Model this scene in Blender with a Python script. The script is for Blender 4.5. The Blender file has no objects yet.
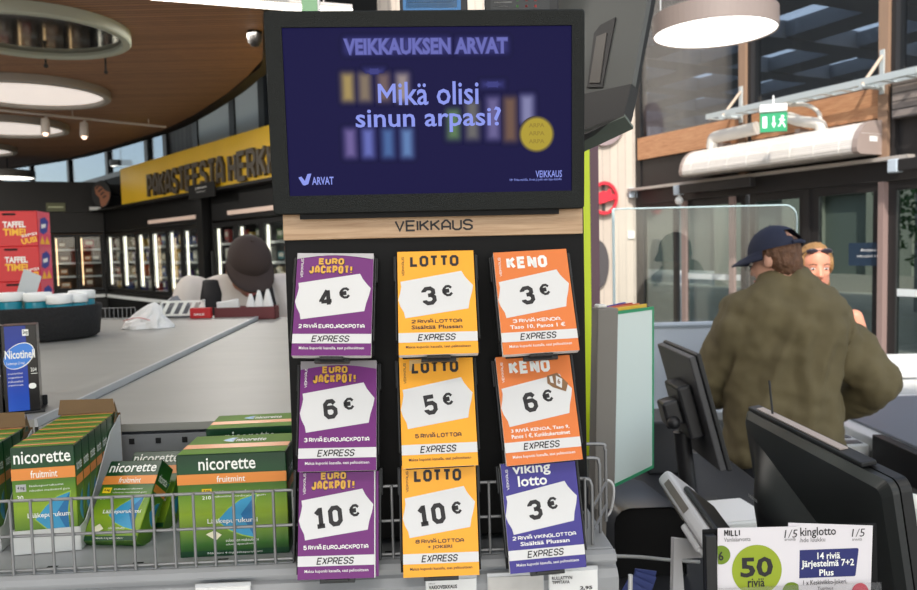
import bpy, bmesh, math, random
from math import sin, cos, pi, radians as R, atan, atan2, tan, sqrt
from mathutils import Vector as V, Matrix as Mx, noise as NZ
random.seed(7)
SC = bpy.context.scene
COL = SC.collection
# ------------------------------------------------------------------ camera model
F = 763.0; CX = 458.5; CY = 295.0
HOR = 247.0; ROLL = .0235; EYE = V((0, 0, 1.6))
PIT = atan((CY - HOR) / F)
_f = V((0, cos(PIT), -sin(PIT))); _r0 = V((1, 0, 0)); _u0 = V((0, sin(PIT), cos(PIT)))
_r = _r0 * cos(ROLL) - _u0 * sin(ROLL); _u = _u0 * cos(ROLL) + _r0 * sin(ROLL)
def ray(px, py): return _f + _r * ((px - CX) / F) + _u * ((CY - py) / F)
def P(px, py, Y):
    d = ray(px, py); return EYE + d * (Y / d.y)
def PZ(px, py, z):
    d = ray(px, py); return EYE + d * ((z - EYE.z) / d.z)
def FR(o, yaw=0, tilt=0, lean=0):
    return Mx.Translation(V(o)) @ Mx.Rotation(R(yaw), 4, 'Z') @ Mx.Rotation(R(tilt), 4, 'X') @ Mx.Rotation(R(lean), 4, 'Y')
def L(M, px, py, y=0.0):
    """where the sight line of a pixel meets the local plane y of frame M -> local (x, z)"""
    I = M.inverted(); o = I @ EYE; d = I.to_3x3() @ ray(px, py)
    t = (y - o.y) / d.y; q = o + d * t
    return q.x, q.z
cam = bpy.data.cameras.new('camera'); camo = bpy.data.objects.new('camera', cam); COL.objects.link(camo)
camo.matrix_world = Mx(((_r.x, _u.x, -_f.x, EYE.x), (_r.y, _u.y, -_f.y, EYE.y), (_r.z, _u.z, -_f.z, EYE.z), (0, 0, 0, 1)))
cam.sensor_width = 36; cam.lens = F / 917 * 36; cam.clip_start = .02; cam.clip_end = 300
cam.dof.use_dof = True; cam.dof.focus_distance = .9; cam.dof.aperture_fstop = 11
SC.camera = camo
# ------------------------------------------------------------------ materials
def lin(c):
    if isinstance(c, str): c = [int(c[i:i + 2], 16) for i in (0, 2, 4)]
    o = []
    for k in c:
        k = k / 255; o.append(k / 12.92 if k <= .04045 else ((k + .055) / 1.055) ** 2.4)
    return (*o, 1)
MATS = {}
def mat(name, c, rough=.5, metal=0, var=0, vscale=20, bump=0, bscale=60, emit=0, spec=.5, coat=0, stretch=None, dark=False):
    if name in MATS: return MATS[name]
    m = bpy.data.materials.new(name); m.use_nodes = True; nt = m.node_tree; b = nt.nodes['Principled BSDF']
    c = lin(c); b.inputs['Base Color'].default_value = c; b.inputs['Roughness'].default_value = rough
    b.inputs['Metallic'].default_value = metal; b.inputs['Specular IOR Level'].default_value = spec
    b.inputs['Coat Weight'].default_value = coat
    if emit:
        b.inputs['Emission Color'].default_value = c; b.inputs['Emission Strength'].default_value = emit; b.inputs['Base Color'].default_value = (*[k * (.05 if dark else 1) for k in c[:3]], 1)
    if var or bump:
        tc = nt.nodes.new('ShaderNodeTexCoord'); src = tc.outputs['Object']
        if stretch:
            mp = nt.nodes.new('ShaderNodeMapping'); mp.inputs['Scale'].default_value = stretch
            nt.links.new(src, mp.inputs[0]); src = mp.outputs[0]
    if var:
        n = nt.nodes.new('ShaderNodeTexNoise'); n.inputs['Scale'].default_value = vscale; n.inputs['Detail'].default_value = 5
        nt.links.new(src, n.inputs['Vector'])
        r = nt.nodes.new('ShaderNodeValToRGB')
        r.color_ramp.elements[0].position = .3; r.color_ramp.elements[1].position = .7
        r.color_ramp.elements[0].color = (*[k * (1 - var) for k in c[:3]], 1)
        r.color_ramp.elements[1].color = (*[min(1, k * (1 + var)) for k in c[:3]], 1)
        nt.links.new(n.outputs['Fac'], r.inputs[0]); nt.links.new(r.outputs[0], b.inputs['Base Color'])
    if bump:
        n2 = nt.nodes.new('ShaderNodeTexNoise'); n2.inputs['Scale'].default_value = bscale; n2.inputs['Detail'].default_value = 4
        nt.links.new(src, n2.inputs['Vector'])
        bp = nt.nodes.new('ShaderNodeBump'); bp.inputs['Strength'].default_value = bump; bp.inputs['Distance'].default_value = .01
        nt.links.new(n2.outputs['Fac'], bp.inputs['Height']); nt.links.new(bp.outputs[0], b.inputs['Normal'])
    MATS[name] = m; return m
def stripes(name, c1, c2, axis, period, rough=.6, duty=.2, bump=.4, grain=.25):
    """planks or slats: bands along one object axis, with a darker gap"""
    if name in MATS: return MATS[name]
    m = bpy.data.materials.new(name); m.use_nodes = True; nt = m.node_tree; b = nt.nodes['Principled BSDF']
    N = nt.nodes.new; Lk = nt.links.new
    tc = N('ShaderNodeTexCoord'); sp = N('ShaderNodeSeparateXYZ'); Lk(tc.outputs['Object'], sp.inputs[0])
    d = N('ShaderNodeMath'); d.operation = 'DIVIDE'; d.inputs[1].default_value = period; Lk(sp.outputs[axis], d.inputs[0])
    fr = N('ShaderNodeMath'); fr.operation = 'FRACT'; Lk(d.outputs[0], fr.inputs[0])
    gt = N('ShaderNodeMath'); gt.operation = 'GREATER_THAN'; gt.inputs[1].default_value = duty; Lk(fr.outputs[0], gt.inputs[0])
    fl = N('ShaderNodeMath'); fl.operation = 'FLOOR'; Lk(d.outputs[0], fl.inputs[0])
    wn = N('ShaderNodeTexWhiteNoise'); wn.noise_dimensions = '1D'; Lk(fl.outputs[0], wn.inputs['W'])
    ns = N('ShaderNodeTexNoise'); ns.inputs['Scale'].default_value = 6; Lk(tc.outputs['Object'], ns.inputs['Vector'])
    ad = N('ShaderNodeMath'); ad.operation = 'ADD'; Lk(wn.outputs['Value'], ad.inputs[0]); Lk(ns.outputs['Fac'], ad.inputs[1])
    mr = N('ShaderNodeMapRange'); mr.inputs[1].default_value = .3; mr.inputs[2].default_value = 1.6
    mr.inputs[3].default_value = 1 - grain; mr.inputs[4].default_value = 1 + grain; Lk(ad.outputs[0], mr.inputs[0])
    mx = N('ShaderNodeMix'); mx.data_type = 'RGBA'; mx.inputs[6].default_value = lin(c2); mx.inputs[7].default_value = lin(c1); Lk(gt.outputs[0], mx.inputs[0])
    hs = N('ShaderNodeHueSaturation'); Lk(mx.outputs[2], hs.inputs['Color']); Lk(mr.outputs[0], hs.inputs['Value'])
    Lk(hs.outputs[0], b.inputs['Base Color']); b.inputs['Roughness'].default_value = rough
    bp = N('ShaderNodeBump'); bp.inputs['Strength'].default_value = bump; bp.inputs['Distance'].default_value = .01
    Lk(gt.outputs[0], bp.inputs['Height']); Lk(bp.outputs[0], b.inputs['Normal'])
    MATS[name] = m; return m
def woodmat(name, c1, c2, scale=(1, 1, 1), rough=.5, ns=6):
    if name in MATS: return MATS[name]
    m = bpy.data.materials.new(name); m.use_nodes = True; nt = m.node_tree; b = nt.nodes['Principled BSDF']
    N = nt.nodes.new; Lk = nt.links.new
    tc = N('ShaderNodeTexCoord'); mp = N('ShaderNodeMapping'); mp.inputs['Scale'].default_value = scale; Lk(tc.outputs['Object'], mp.inputs[0])
    n = N('ShaderNodeTexNoise'); n.inputs['Scale'].default_value = ns; n.inputs['Detail'].default_value = 8; n.inputs['Roughness'].default_value = .65
    n.inputs['Distortion'].default_value = .6; Lk(mp.outputs[0], n.inputs['Vector'])
    r = N('ShaderNodeValToRGB'); r.color_ramp.elements[0].position = .32; r.color_ramp.elements[1].position = .68
    r.color_ramp.elements[0].color = lin(c1); r.color_ramp.elements[1].color = lin(c2); Lk(n.outputs['Fac'], r.inputs[0])
    Lk(r.outputs[0], b.inputs['Base Color']); b.inputs['Roughness'].default_value = rough
    MATS[name] = m; return m
def gradmat(name, stops, rough=.35, axis=2, coat=0):
    """a printed colour gradient over the object's own height (Generated coordinates)"""
    if name in MATS: return MATS[name]
    m = bpy.data.materials.new(name); m.use_nodes = True; nt = m.node_tree; b = nt.nodes['Principled BSDF']
    N = nt.nodes.new; Lk = nt.links.new
    tc = N('ShaderNodeTexCoord'); sp = N('ShaderNodeSeparateXYZ'); Lk(tc.outputs['Generated'], sp.inputs[0])
    r = N('ShaderNodeValToRGB'); e = r.color_ramp.elements
    while len(e) < len(stops): e.new(.5)
    for k, (p, c) in enumerate(stops): e[k].position = p; e[k].color = lin(c)
    Lk(sp.outputs[axis], r.inputs[0]); Lk(r.outputs[0], b.inputs['Base Color'])
    b.inputs['Roughness'].default_value = rough; b.inputs['Coat Weight'].default_value = coat
    MATS[name] = m; return m
def glass(name, tint=(1, 1, 1), refl=.08, rough=.02):
    if name in MATS: return MATS[name]
    m = bpy.data.materials.new(name); m.use_nodes = True; nt = m.node_tree; nt.nodes.clear()
    N = nt.nodes.new; Lk = nt.links.new
    o = N('ShaderNodeOutputMaterial'); t = N('ShaderNodeBsdfTransparent'); t.inputs[0].default_value = (*tint, 1)
    g = N('ShaderNodeBsdfGlossy'); g.inputs['Roughness'].default_value = rough
    lw = N('ShaderNodeLayerWeight'); lw.inputs['Blend'].default_value = .25
    ma = N('ShaderNodeMath'); ma.operation = 'MULTIPLY_ADD'; ma.inputs[1].default_value = .5; ma.inputs[2].default_value = refl
    Lk(lw.outputs['Fresnel'], ma.inputs[0]); mx = N('ShaderNodeMixShader'); Lk(ma.outputs[0], mx.inputs[0])
    Lk(t.outputs[0], mx.inputs[1]); Lk(g.outputs[0], mx.inputs[2]); Lk(mx.outputs[0], o.inputs[0])
    MATS[name] = m; return m
# ------------------------------------------------------------------ mesh builder
MW = {}          # world matrix of every thing's root
_txt = {}
def _glyphs(s, bold, shear, wide=1.0):
    k = (s, bold, shear)
    if k in _txt: return _txt[k]
    c = bpy.data.curves.new('t', 'FONT'); c.body = s; c.size = 1; c.offset = bold; c.shear = shear; c.resolution_u = 2
    o = bpy.data.objects.new('t', c); COL.objects.link(o)
    dg = bpy.context.evaluated_depsgraph_get(); me = o.evaluated_get(dg).to_mesh()
    vs = [(v.co.x, v.co.y) for v in me.vertices]; fs = [tuple(p.vertices) for p in me.polygons]
    o.evaluated_get(dg).to_mesh_clear(); bpy.data.objects.remove(o); bpy.data.curves.remove(c)
    xs = [v[0] for v in vs]; ys = [v[1] for v in vs]
    x0, x1, y0, y1 = min(xs), max(xs), min(ys), max(ys)
    vs = [((x - x0) / (x1 - x0), (y - y0) / (y1 - y0)) for x, y in vs]
    _txt[k] = (vs, fs, x1 - x0, y1 - y0); return _txt[k]
SQ = {'A': '0,0 0,3.9 1.5,6 2.5,6 4,3.9 4,0;0,1.9 4,1.9', 'B': '0,0 0,6 2.9,6 3.8,5.2 3.8,3.9 2.9,3.2 0,3.2;2.9,3.2 4,2.3 4,1 3,0 0,0', 'C': '4,4.5 4,4.9 2.9,6 1.1,6 0,4.9 0,1.1 1.1,0 2.9,0 4,1.1 4,1.5',
 'E': '4,6 0,6 0,0 4,0;0,3.1 3.5,3.1', 'H': '0,0 0,6;4,0 4,6;0,3.1 4,3.1', 'I': '0,0 0,6', 'J': '3.6,6 3.6,1.1 2.6,0 1.1,0 0,1.1 0,1.7', 'K': '0,0 0,6;4,6 .6,3.1 0,3.1;1.3,3.6 4,0', 'L': '0,6 0,0 3.6,0', 'N': '0,0 0,6 .3,6 3.7,0 4,0 4,6',
 'O': '1.1,0 2.9,0 4,1.1 4,4.9 2.9,6 1.1,6 0,4.9 0,1.1 1.1,0', 'P': '0,0 0,6 2.9,6 4,5 4,3.6 2.9,2.6 0,2.6', 'R': '0,0 0,6 2.9,6 4,5 4,3.7 2.9,2.7 0,2.7;2.2,2.7 4,0', 'S': '4,4.6 4,5 2.9,6 1.1,6 0,5 0,4.1 1,3.2 3,2.9 4,2 4,1 2.9,0 1.1,0 0,1 0,1.4',
 'T': '0,6 4,6;2,6 2,0', 'U': '0,6 0,1.1 1.1,0 2.9,0 4,1.1 4,6', 'V': '0,6 2,0 4,6', 'X': '0,6 4,0;0,0 4,6', 'M': '0,0 0,6 .2,6 2.5,2.4 4.8,6 5,6 5,0', 'D': '0,0 0,6 2.6,6 4,4.7 4,1.3 2.6,0 0,0', 'G': '4,4.7 2.9,6 1.1,6 0,4.9 0,1.1 1.1,0 2.9,0 4,1.1 4,2.8 2.3,2.8', 'Y': '0,6 2,3 4,6;2,3 2,0',
 '0': '1.1,0 2.9,0 4,1.1 4,4.9 2.9,6 1.1,6 0,4.9 0,1.1 1.1,0', '1': '0,4.6 1.6,6 1.9,6 1.9,0;.2,0 3.4,0', '2': '0,4.7 0,5 1.1,6 2.9,6 4,5 4,3.9 0,.4 0,0 4,0', '3': '0,4.7 0,5 1.1,6 2.9,6 3.9,5.1 3.9,4 2.9,3.2 1.6,3.2;2.9,3.2 4,2.3 4,1 2.9,0 1.1,0 0,1 0,1.4', '4': '3.1,0 3.1,6;2.9,6 0,1.9 0,1.5;0,1.5 4.4,1.5',
 '5': '3.8,6 .3,6 .2,3.2 .6,3.6 2.9,3.6 4,2.7 4,1 2.9,0 1.1,0 0,1 0,1.3', '6': '3.8,4.9 2.9,6 1.1,6 0,4.9 0,1.1 1.1,0 2.9,0 4,1.1 4,2.6 2.9,3.6 0,3.6', '7': '0,6 4,6 4,5.5 1.5,0', '8': '1.1,3.2 .1,4 .1,5.1 1.1,6 2.9,6 3.9,5.1 3.9,4 2.9,3.2 1.1,3.2 0,2.3 0,1 1.1,0 2.9,0 4,1 4,2.3 2.9,3.2', '9': '.2,1.1 1.1,0 2.9,0 4,1.1 4,4.9 2.9,6 1.1,6 0,4.9 0,3.4 1.1,2.4 4,2.4',
 '€': '4.6,4.7 3.5,6 2.2,6 1,4.7 1,1.3 2.2,0 3.5,0 4.6,1.3;0,3.6 3.4,3.6;0,2.4 3.4,2.4', '!': '0,6 0,2;0,.6 0,0', '+': '2,1.4 2,4.6;.4,3 3.6,3', ',': '.3,.4 -.1,-1', '.': '0,.5 0,0'}
SQW = {'I': 0, '!': 0, ',': 0, '.': 0, 'M': 5, '€': 4.4, '1': 3.4, '4': 4.2, 'L': 3.6, 'J': 3.6, ' ': 1.2}
def _stroke(pts, t):
    """outline quads of a polyline drawn with thickness t, mitred at the bends"""
    n = len(pts); closed = pts[0] == pts[-1] and n > 2; L_, R_ = [], []
    for i in range(n):
        d = []
        for a, c in ((i - 1, i), (i, i + 1)):
            if closed: a, c = (n - 2 if a < 0 else a), (1 if c >= n else c)
            if 0 <= a and c < n:
                vx, vy = pts[c][0] - pts[a][0], pts[c][1] - pts[a][1]; q = sqrt(vx * vx + vy * vy) or 1; d.append((-vy / q, vx / q))
        if len(d) == 2:
            mx, my = d[0][0] + d[1][0], d[0][1] + d[1][1]; q = mx * mx + my * my; k = 2 / max(q, .9); mx, my = mx * k, my * k
        else: mx, my = d[0]
        L_.append((pts[i][0] + mx * t / 2, pts[i][1] + my * t / 2)); R_.append((pts[i][0] - mx * t / 2, pts[i][1] - my * t / 2))
    return [(L_[i], R_[i], R_[i + 1], L_[i + 1]) for i in range(n - 1)]
class MB:
    def __init__(s, M=None): s.v = []; s.f = []; s.mi = []; s.sm = []; s.mats = []; s.M = M or Mx.Identity(4)
    def at(s, M): s.M = M; return s
    def add(s, vs, fs, m, smooth=False):
        if m not in s.mats: s.mats.append(m)
        k = s.mats.index(m); n = len(s.v)
        s.v += [s.M @ V(v) for v in vs]
        for f in fs: s.f.append([i + n for i in f]); s.mi.append(k); s.sm.append(smooth)
        return s
    def box(s, x0, x1, y0, y1, z0, z1, m, **k):
        vs = [(x, y, z) for z in (z0, z1) for y in (y0, y1) for x in (x0, x1)]
        return s.add(vs, [(0, 2, 3, 1), (4, 5, 7, 6), (0, 1, 5, 4), (2, 6, 7, 3), (0, 4, 6, 2), (1, 3, 7, 5)], m)
    def bm(s, b, m, smooth=False, free=True):
        b.verts.index_update()
        s.add([v.co.copy() for v in b.verts], [[v.index for v in f.verts] for f in b.faces], m, smooth)
        if free: b.free()
        return s
    def rbox(s, x0, x1, y0, y1, z0, z1, r, m, seg=2, smooth=False):
        b = bmesh.new(); bmesh.ops.create_cube(b, size=1)
        for v in b.verts: v.co = V(((x0 + x1) / 2 + v.co.x * (x1 - x0), (y0 + y1) / 2 + v.co.y * (y1 - y0), (z0 + z1) / 2 + v.co.z * (z1 - z0)))
        bmesh.ops.bevel(b, geom=b.edges[:], offset=r, segments=seg, profile=.5, affect='EDGES')
        return s.bm(b, m, smooth)
    def poly(s, pts, m):  return s.add(pts, [list(range(len(pts)))], m)
    def flat(s, pts, y, m):
        """a flat print: polygon of local (x, z) points at depth y"""
        return s.add([(x, y, z) for x, z in pts], [list(range(len(pts)))], m)
    def rect(s, x0, x1, z0, z1, y, m): return s.flat([(x0, z0), (x1, z0), (x1, z1), (x0, z1)], y, m)
    def disc(s, x, z, r, y, m, n=32, rz=None): return s.flat([(x + r * cos(2 * pi * k / n), z + (rz or r) * sin(2 * pi * k / n)) for k in range(n)], y, m)
    def prism(s, pts, y0, y1, m, smooth=False):
        n = len(pts); vs = [(x, y0, z) for x, z in pts] + [(x, y1, z) for x, z in pts]
        fs = [list(range(n)), list(range(2 * n - 1, n - 1, -1))] + [[i, i + n, (i + 1) % n + n, (i + 1) % n] for i in range(n)]
        return s.add(vs, fs, m, smooth)
    def slab(s, pts, z0, z1, m):
        n = len(pts); vs = [(x, y, z0) for x, y in pts] + [(x, y, z1) for x, y in pts]
        fs = [list(range(n - 1, -1, -1)), list(range(n, 2 * n))] + [[i, (i + 1) % n, (i + 1) % n + n, i + n] for i in range(n)]
        return s.add(vs, fs, m)
    def tube(s, pts, r, m, n=10, closed=False, cap=True):
        pts = [V(p) for p in pts]; rings = []; N = len(pts); up = V((0, 0, 1))
        rr = r if isinstance(r, (list, tuple)) else [r] * N
        for i, p in enumerate(pts):
            if closed: t = pts[(i + 1) % N] - pts[i - 1]
            else: t = pts[min(i + 1, N - 1)] - pts[max(i - 1, 0)]
            t.normalize(); a = t.cross(up)
            if a.length < .05: a = t.cross(V((1, 0, 0)))
            a.normalize(); b = t.cross(a)
            if rings and False: pass
            rings.append([p + (a * cos(2 * pi * k / n) + b * sin(2 * pi * k / n)) * rr[i] for k in range(n)])
        # keep rings from twisting
        for i in range(1, N):
            best = min(range(n), key=lambda o: (rings[i][o] - rings[i - 1][0]).length)
            f = rings[i][best:] + rings[i][:best]
            g = [f[0]] + f[1:][::-1]
            rings[i] = f if (f[1] - rings[i - 1][1]).length <= (g[1] - rings[i - 1][1]).length else g
        vs = [v for q in rings for v in q]; fs = []
        for i in range(N if closed else N - 1):
            j = (i + 1) % N
            for k in range(n): fs.append([i * n + k, i * n + (k + 1) % n, j * n + (k + 1) % n, j * n + k])
        s.add(vs, fs, m, True)
        if cap and not closed: s.add(rings[0], [list(range(n))], m); s.add(rings[-1], [list(range(n))], m)
        return s
    def lathe(s, prof, m, n=32, o=(0, 0, 0), smooth=True, caps=False, sx=1, sy=1):
        vs = []; fs = []; K = len(prof)
        for k in range(n):
            a = 2 * pi * k / n
            vs += [(o[0] + r * cos(a) * sx, o[1] + r * sin(a) * sy, o[2] + z) for r, z in prof]
        for k in range(n):
            for i in range(K - 1): fs.append([k * K + i, ((k + 1) % n) * K + i, ((k + 1) % n) * K + i + 1, k * K + i + 1])
        s.add(vs, fs, m, smooth); return s
    def sphere(s, c, r, m, n=16, rot=None, k=10):
        b = bmesh.new(); bmesh.ops.create_uvsphere(b, u_segments=n, v_segments=k, radius=1)
        r = r if isinstance(r, (list, tuple)) else (r, r, r)
        for v in b.verts:
            q = V((v.co.x * r[0], v.co.y * r[1], v.co.z * r[2])); v.co = (rot @ q if rot else q) + V(c)
        return s.bm(b, m, True)
    def text(s, t, x0, x1, z0, z1, y, m, bold=0.0, shear=0.0, rot=0.0, vert=False, keep=False):
        """lettering filling the local rectangle x0..x1, z0..z1 at depth y (keep: hold the letters' own width, centred)"""
        vs, fs, w, h = _glyphs(t, bold, shear)
        if keep:
            ww = (z1 - z0) * w / h; c = (x0 + x1) / 2
            if ww < abs(x1 - x0): x0, x1 = c - ww / 2, c + ww / 2
        cx, cz = (x0 + x1) / 2, (z0 + z1) / 2; out = []
        for a, b in vs:
            if vert: px, pz = x1 - b * (x1 - x0), z0 + a * (z1 - z0)
            else: px, pz = x0 + a * (x1 - x0), z0 + b * (z1 - z0)
            if rot:
                dx, dz = px - cx, pz - cz; px, pz = cx + dx * cos(rot) - dz * sin(rot), cz + dx * sin(rot) + dz * cos(rot)
            out.append((px, y, pz))
        return s.add(out, fs, m)
    def sq(s, t, x0, x1, z0, z1, y, m, th=.16, shear=0.0, rot=0.0, vert=False):
        """squared sign lettering filling the rectangle; th = stroke thickness as a share of the height"""
        if any(c not in SQ and c not in ' ÄÖ' for c in t): return s.text(t, x0, x1, z0, z1, y, m, .02, shear, rot, vert)
        H = (x1 - x0) if vert else (z1 - z0); Wd = (z1 - z0) if vert else (x1 - x0); A = Wd / H; A -= shear
        ws = [SQW.get({'Ä': 'A', 'Ö': 'O'}.get(c, c), 4) for c in t]; gap = th * .45
        Wu = max(.02, (A - gap * (len(t) - 1) - th * sum(c != ' ' for c in t)) / max(1, sum(ws)))
        px = 0; quads = []; topm = .80 if any(c in 'ÄÖ' for c in t) else 1.0
        for c, w in zip(t, ws):
            if c == ' ': px += w * Wu + gap; continue
            g = {'Ä': 'A', 'Ö': 'O'}.get(c, c); hh = 1.0
            for pl in SQ[g].split(';'):
                pts = [tuple(map(float, q.split(','))) for q in pl.split()]
                pts = [(px + th / 2 + a * Wu, th / 2 + b / 6 * (1 - th)) for a, b in pts]
                # straight ends reach the full height
                quads += _stroke(pts, th)
            if c in 'ÄÖ':
                for u in (.25, .75): a = px + th / 2 + w * Wu * u; quads.append(((a - th / 2, 1.08), (a + th / 2, 1.08), (a + th / 2, 1.08 + th), (a - th / 2, 1.08 + th)))
            if g in 'AHIKNTXUVLPRYM1479' or True:
                pass
            px += w * Wu + th + gap
        cx, cz = (x0 + x1) / 2, (z0 + z1) / 2; vs = []; fs = []
        for qd in quads:
            k = len(vs)
            for a, b_ in qd:
                a += shear * b_
                if vert: X, Z = x1 - b_ * (x1 - x0), z0 + a * H
                else: X, Z = x0 + a * H, z0 + b_ * H
                if rot:
                    dx, dz = X - cx, Z - cz; X, Z = cx + dx * cos(rot) - dz * sin(rot), cz + dx * sin(rot) + dz * cos(rot)
                vs.append((X, y, Z))
            fs.append((k, k + 1, k + 2, k + 3))
        return s.add(vs, fs, m)
    def build(s, name, parent=None, label=None, cat=None, group=None, kind=None, origin=None):
        me = bpy.data.meshes.new(name); inv = None
        if parent is not None: root = MW[parent.name]; inv = root.inverted(); vs = [inv @ v for v in s.v]
        else:
            lo = V([min(v[i] for v in s.v) for i in range(3)]); hi = V([max(v[i] for v in s.v) for i in range(3)])
            o = V(origin) if origin is not None else V(((lo.x + hi.x) / 2, (lo.y + hi.y) / 2, lo.z))
            root = Mx.Translation(o); vs = [v - o for v in s.v]
        me.from_pydata(vs, [], s.f); 
        for m in s.mats: me.materials.append(m)
        me.polygons.foreach_set('material_index', s.mi); me.polygons.foreach_set('use_smooth', s.sm); me.update()
        o_ = bpy.data.objects.new(name, me); COL.objects.link(o_)
        if parent is not None: o_.parent = parent
        else: o_.matrix_world = root
        MW[o_.name] = root
        tag(o_, label, cat, group, kind); return o_
def tag(o, label=None, cat=None, group=None, kind=None):
    if label: o['label'] = label
    if cat: o['category'] = cat
    if group: o['group'] = group
    if kind: o['kind'] = kind
    return o
def thing(name, label, cat, M, group=None):
    if not isinstance(M, Mx): M = Mx.Translation(V(M))
    o = bpy.data.objects.new(name, None); COL.objects.link(o); o.empty_display_size = .05
    o.matrix_world = M; MW[o.name] = M.copy(); return tag(o, label, cat, group)
def kids(o): return [c for c in COL.objects if c.parent == o]
def copy_tree(o, M, label=None, group=None, parent=None):
    c = o.copy(); COL.objects.link(c)
    if parent is not None: c.parent = parent
    else:
        c.matrix_world = M; MW[c.name] = M.copy()
        if label: c['label'] = label
        if group: c['group'] = group
    for k in kids(o): copy_tree(k, None, parent=c)
    return c
def struct(mb, name, parent=None): return mb.build(name, parent, kind='structure')
def bez(pts, k=6):
    """rounded polyline (Catmull-Rom)"""
    pts = [V(p) for p in pts]; out = []
    for i in range(len(pts) - 1):
        p0 = pts[max(i - 1, 0)]; p1 = pts[i]; p2 = pts[i + 1]; p3 = pts[min(i + 2, len(pts) - 1)]
        for j in range(k):
            t = j / k; out.append(.5 * ((2 * p1) + (p2 - p0) * t + (2 * p0 - 5 * p1 + 4 * p2 - p3) * t * t + (3 * p1 - p0 - 3 * p2 + p3) * t ** 3))
    out.append(pts[-1]); return out
def lerp(a, b, t): return a + (b - a) * t
def rrect(x0, x1, z0, z1, r, n=5):
    o = []
    for cx, cz, a in ((x1 - r, z1 - r, 0), (x0 + r, z1 - r, 90), (x0 + r, z0 + r, 180), (x1 - r, z0 + r, 270)):
        for k in range(n + 1): t = R(a + 90 * k / n); o.append((cx + r * cos(t), cz + r * sin(t)))
    return o
# ------------------------------------------------------------------ shared materials
BLACK = mat('black plastic', (20, 21, 22), .45)
BLACKM = mat('matt black', (7, 7, 8), .6, spec=.25)
CHAR = mat('charcoal powder coat', (26, 29, 28), .5, bump=.25, bscale=900, spec=.22)
WHITE = mat('white paint', (236, 236, 232), .45)
PAPER = mat('white paper', (238, 238, 236), .65)
LGREY = mat('light grey plastic', (186, 188, 188), .4)
STEEL = mat('wire grey', (142, 143, 144), .38, .5)
INK = mat('black ink', (34, 31, 33), .6)
# ================================================================== TICKET STAND
YAW = 3.0
tsM = FR((P(436, 400, .93)[0], P(436, 400, .93)[1], 1.2395), YAW)
stand = thing('ticket_display_stand', 'black lottery ticket stand with a screen above an oak header and nine ticket pockets', 'display stand', tsM)
def lp(M, px, py, y=0): return L(M, px, py, y)
# back panel
xl, zt = lp(tsM, 283, 212); xr, _ = lp(tsM, 584, 212)
b = MB(tsM); b.rbox(xl, xr, 0, .022, 0.0, zt, .003, BLACKM); b.rbox(xl - .0, xr, .022, .10, 0, .03, .004, BLACKM)
b.build('back_panel', stand)
# oak header
OAK = woodmat('pale oak', (176, 140, 106), (206, 174, 140), (3, 60, 60), .5, 4)
hx0, hz1 = lp(tsM, 282.5, 214.5, -.006); hx1, hz0 = lp(tsM, 583, 236, -.006); hz0 = lp(tsM, 283, 240.5, -.006)[1]
b = MB(tsM); b.rbox(hx0, hx1, -.006, -.0005, hz0, hz1, .001, OAK)
tx0, tz1 = lp(tsM, 394.5, 220, -.0065); tx1, tz0 = lp(tsM, 473, 229.5, -.0065)
b.sq('VEIKKAUS', tx0, tx1, tz0 - .0006, tz1 - .0006, -.0064, INK, .17)
b.build('header_board', stand)
# screen
dM = FR(P(427.5, 109, .90), YAW, 4)
b = MB(dM)
x0, z1 = lp(dM, 262, 11); x1, z0 = lp(dM, 584.5, 208.5); x0 += .001
sx0, sz1 = lp(dM, 279.5, 27.5); sx1, sz0 = lp(dM, 572, 190.5); sx0 += .002
for (a0, a1, c0, c1) in ((x0, x1, sz1, z1), (x0, x1, z0, sz0), (x0, sx0, sz0, sz1), (sx1, x1, sz0, sz1)): pass
b2 = bmesh.new()
def frame_mesh(b, X0, X1, Z0, Z1, a0, a1, c0, c1, yf, yb, m, inset=.004, r=.004):
    o = rrect(X0, X1, Z0, Z1, r, 4); oi = rrect(X0 + .0015, X1 - .0015, Z0 + .0015, Z1 - .0015, r, 4); n = len(o)
    i = []
    for k, (x, z) in enumerate(o): i.append((a1 if x > (X0 + X1) / 2 else a0, c1 if z > (Z0 + Z1) / 2 else c0))
    vs = [(x, yb, z) for x, z in o] + [(x, yf + .0015, z) for x, z in o] + [(x, yf, z) for x, z in oi] + [(x, yf, z) for x, z in i] + [(x, yf + inset, z) for x, z in i]
    fs = [list(range(n))[::-1]]
    for q in range(4):
        for k in range(n): fs.append([q * n + k, q * n + (k + 1) % n, (q + 1) * n + (k + 1) % n, (q + 1) * n + k])
    b.add(vs, fs, m)
frame_mesh(b, x0, x1, z0, z1, sx0, sx1, sz0, sz1, 0, .028, CHAR)
b.rbox(-.06, .06, .026, .05, z0 - .004, z0 + .12, .003, BLACKM)
# short neck to the panel below
b.box(x0 + .03, x1 - .03, .004, .024, z0 - .006, z0 + .01, BLACKM)
mon = b.build('monitor', stand)
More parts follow.
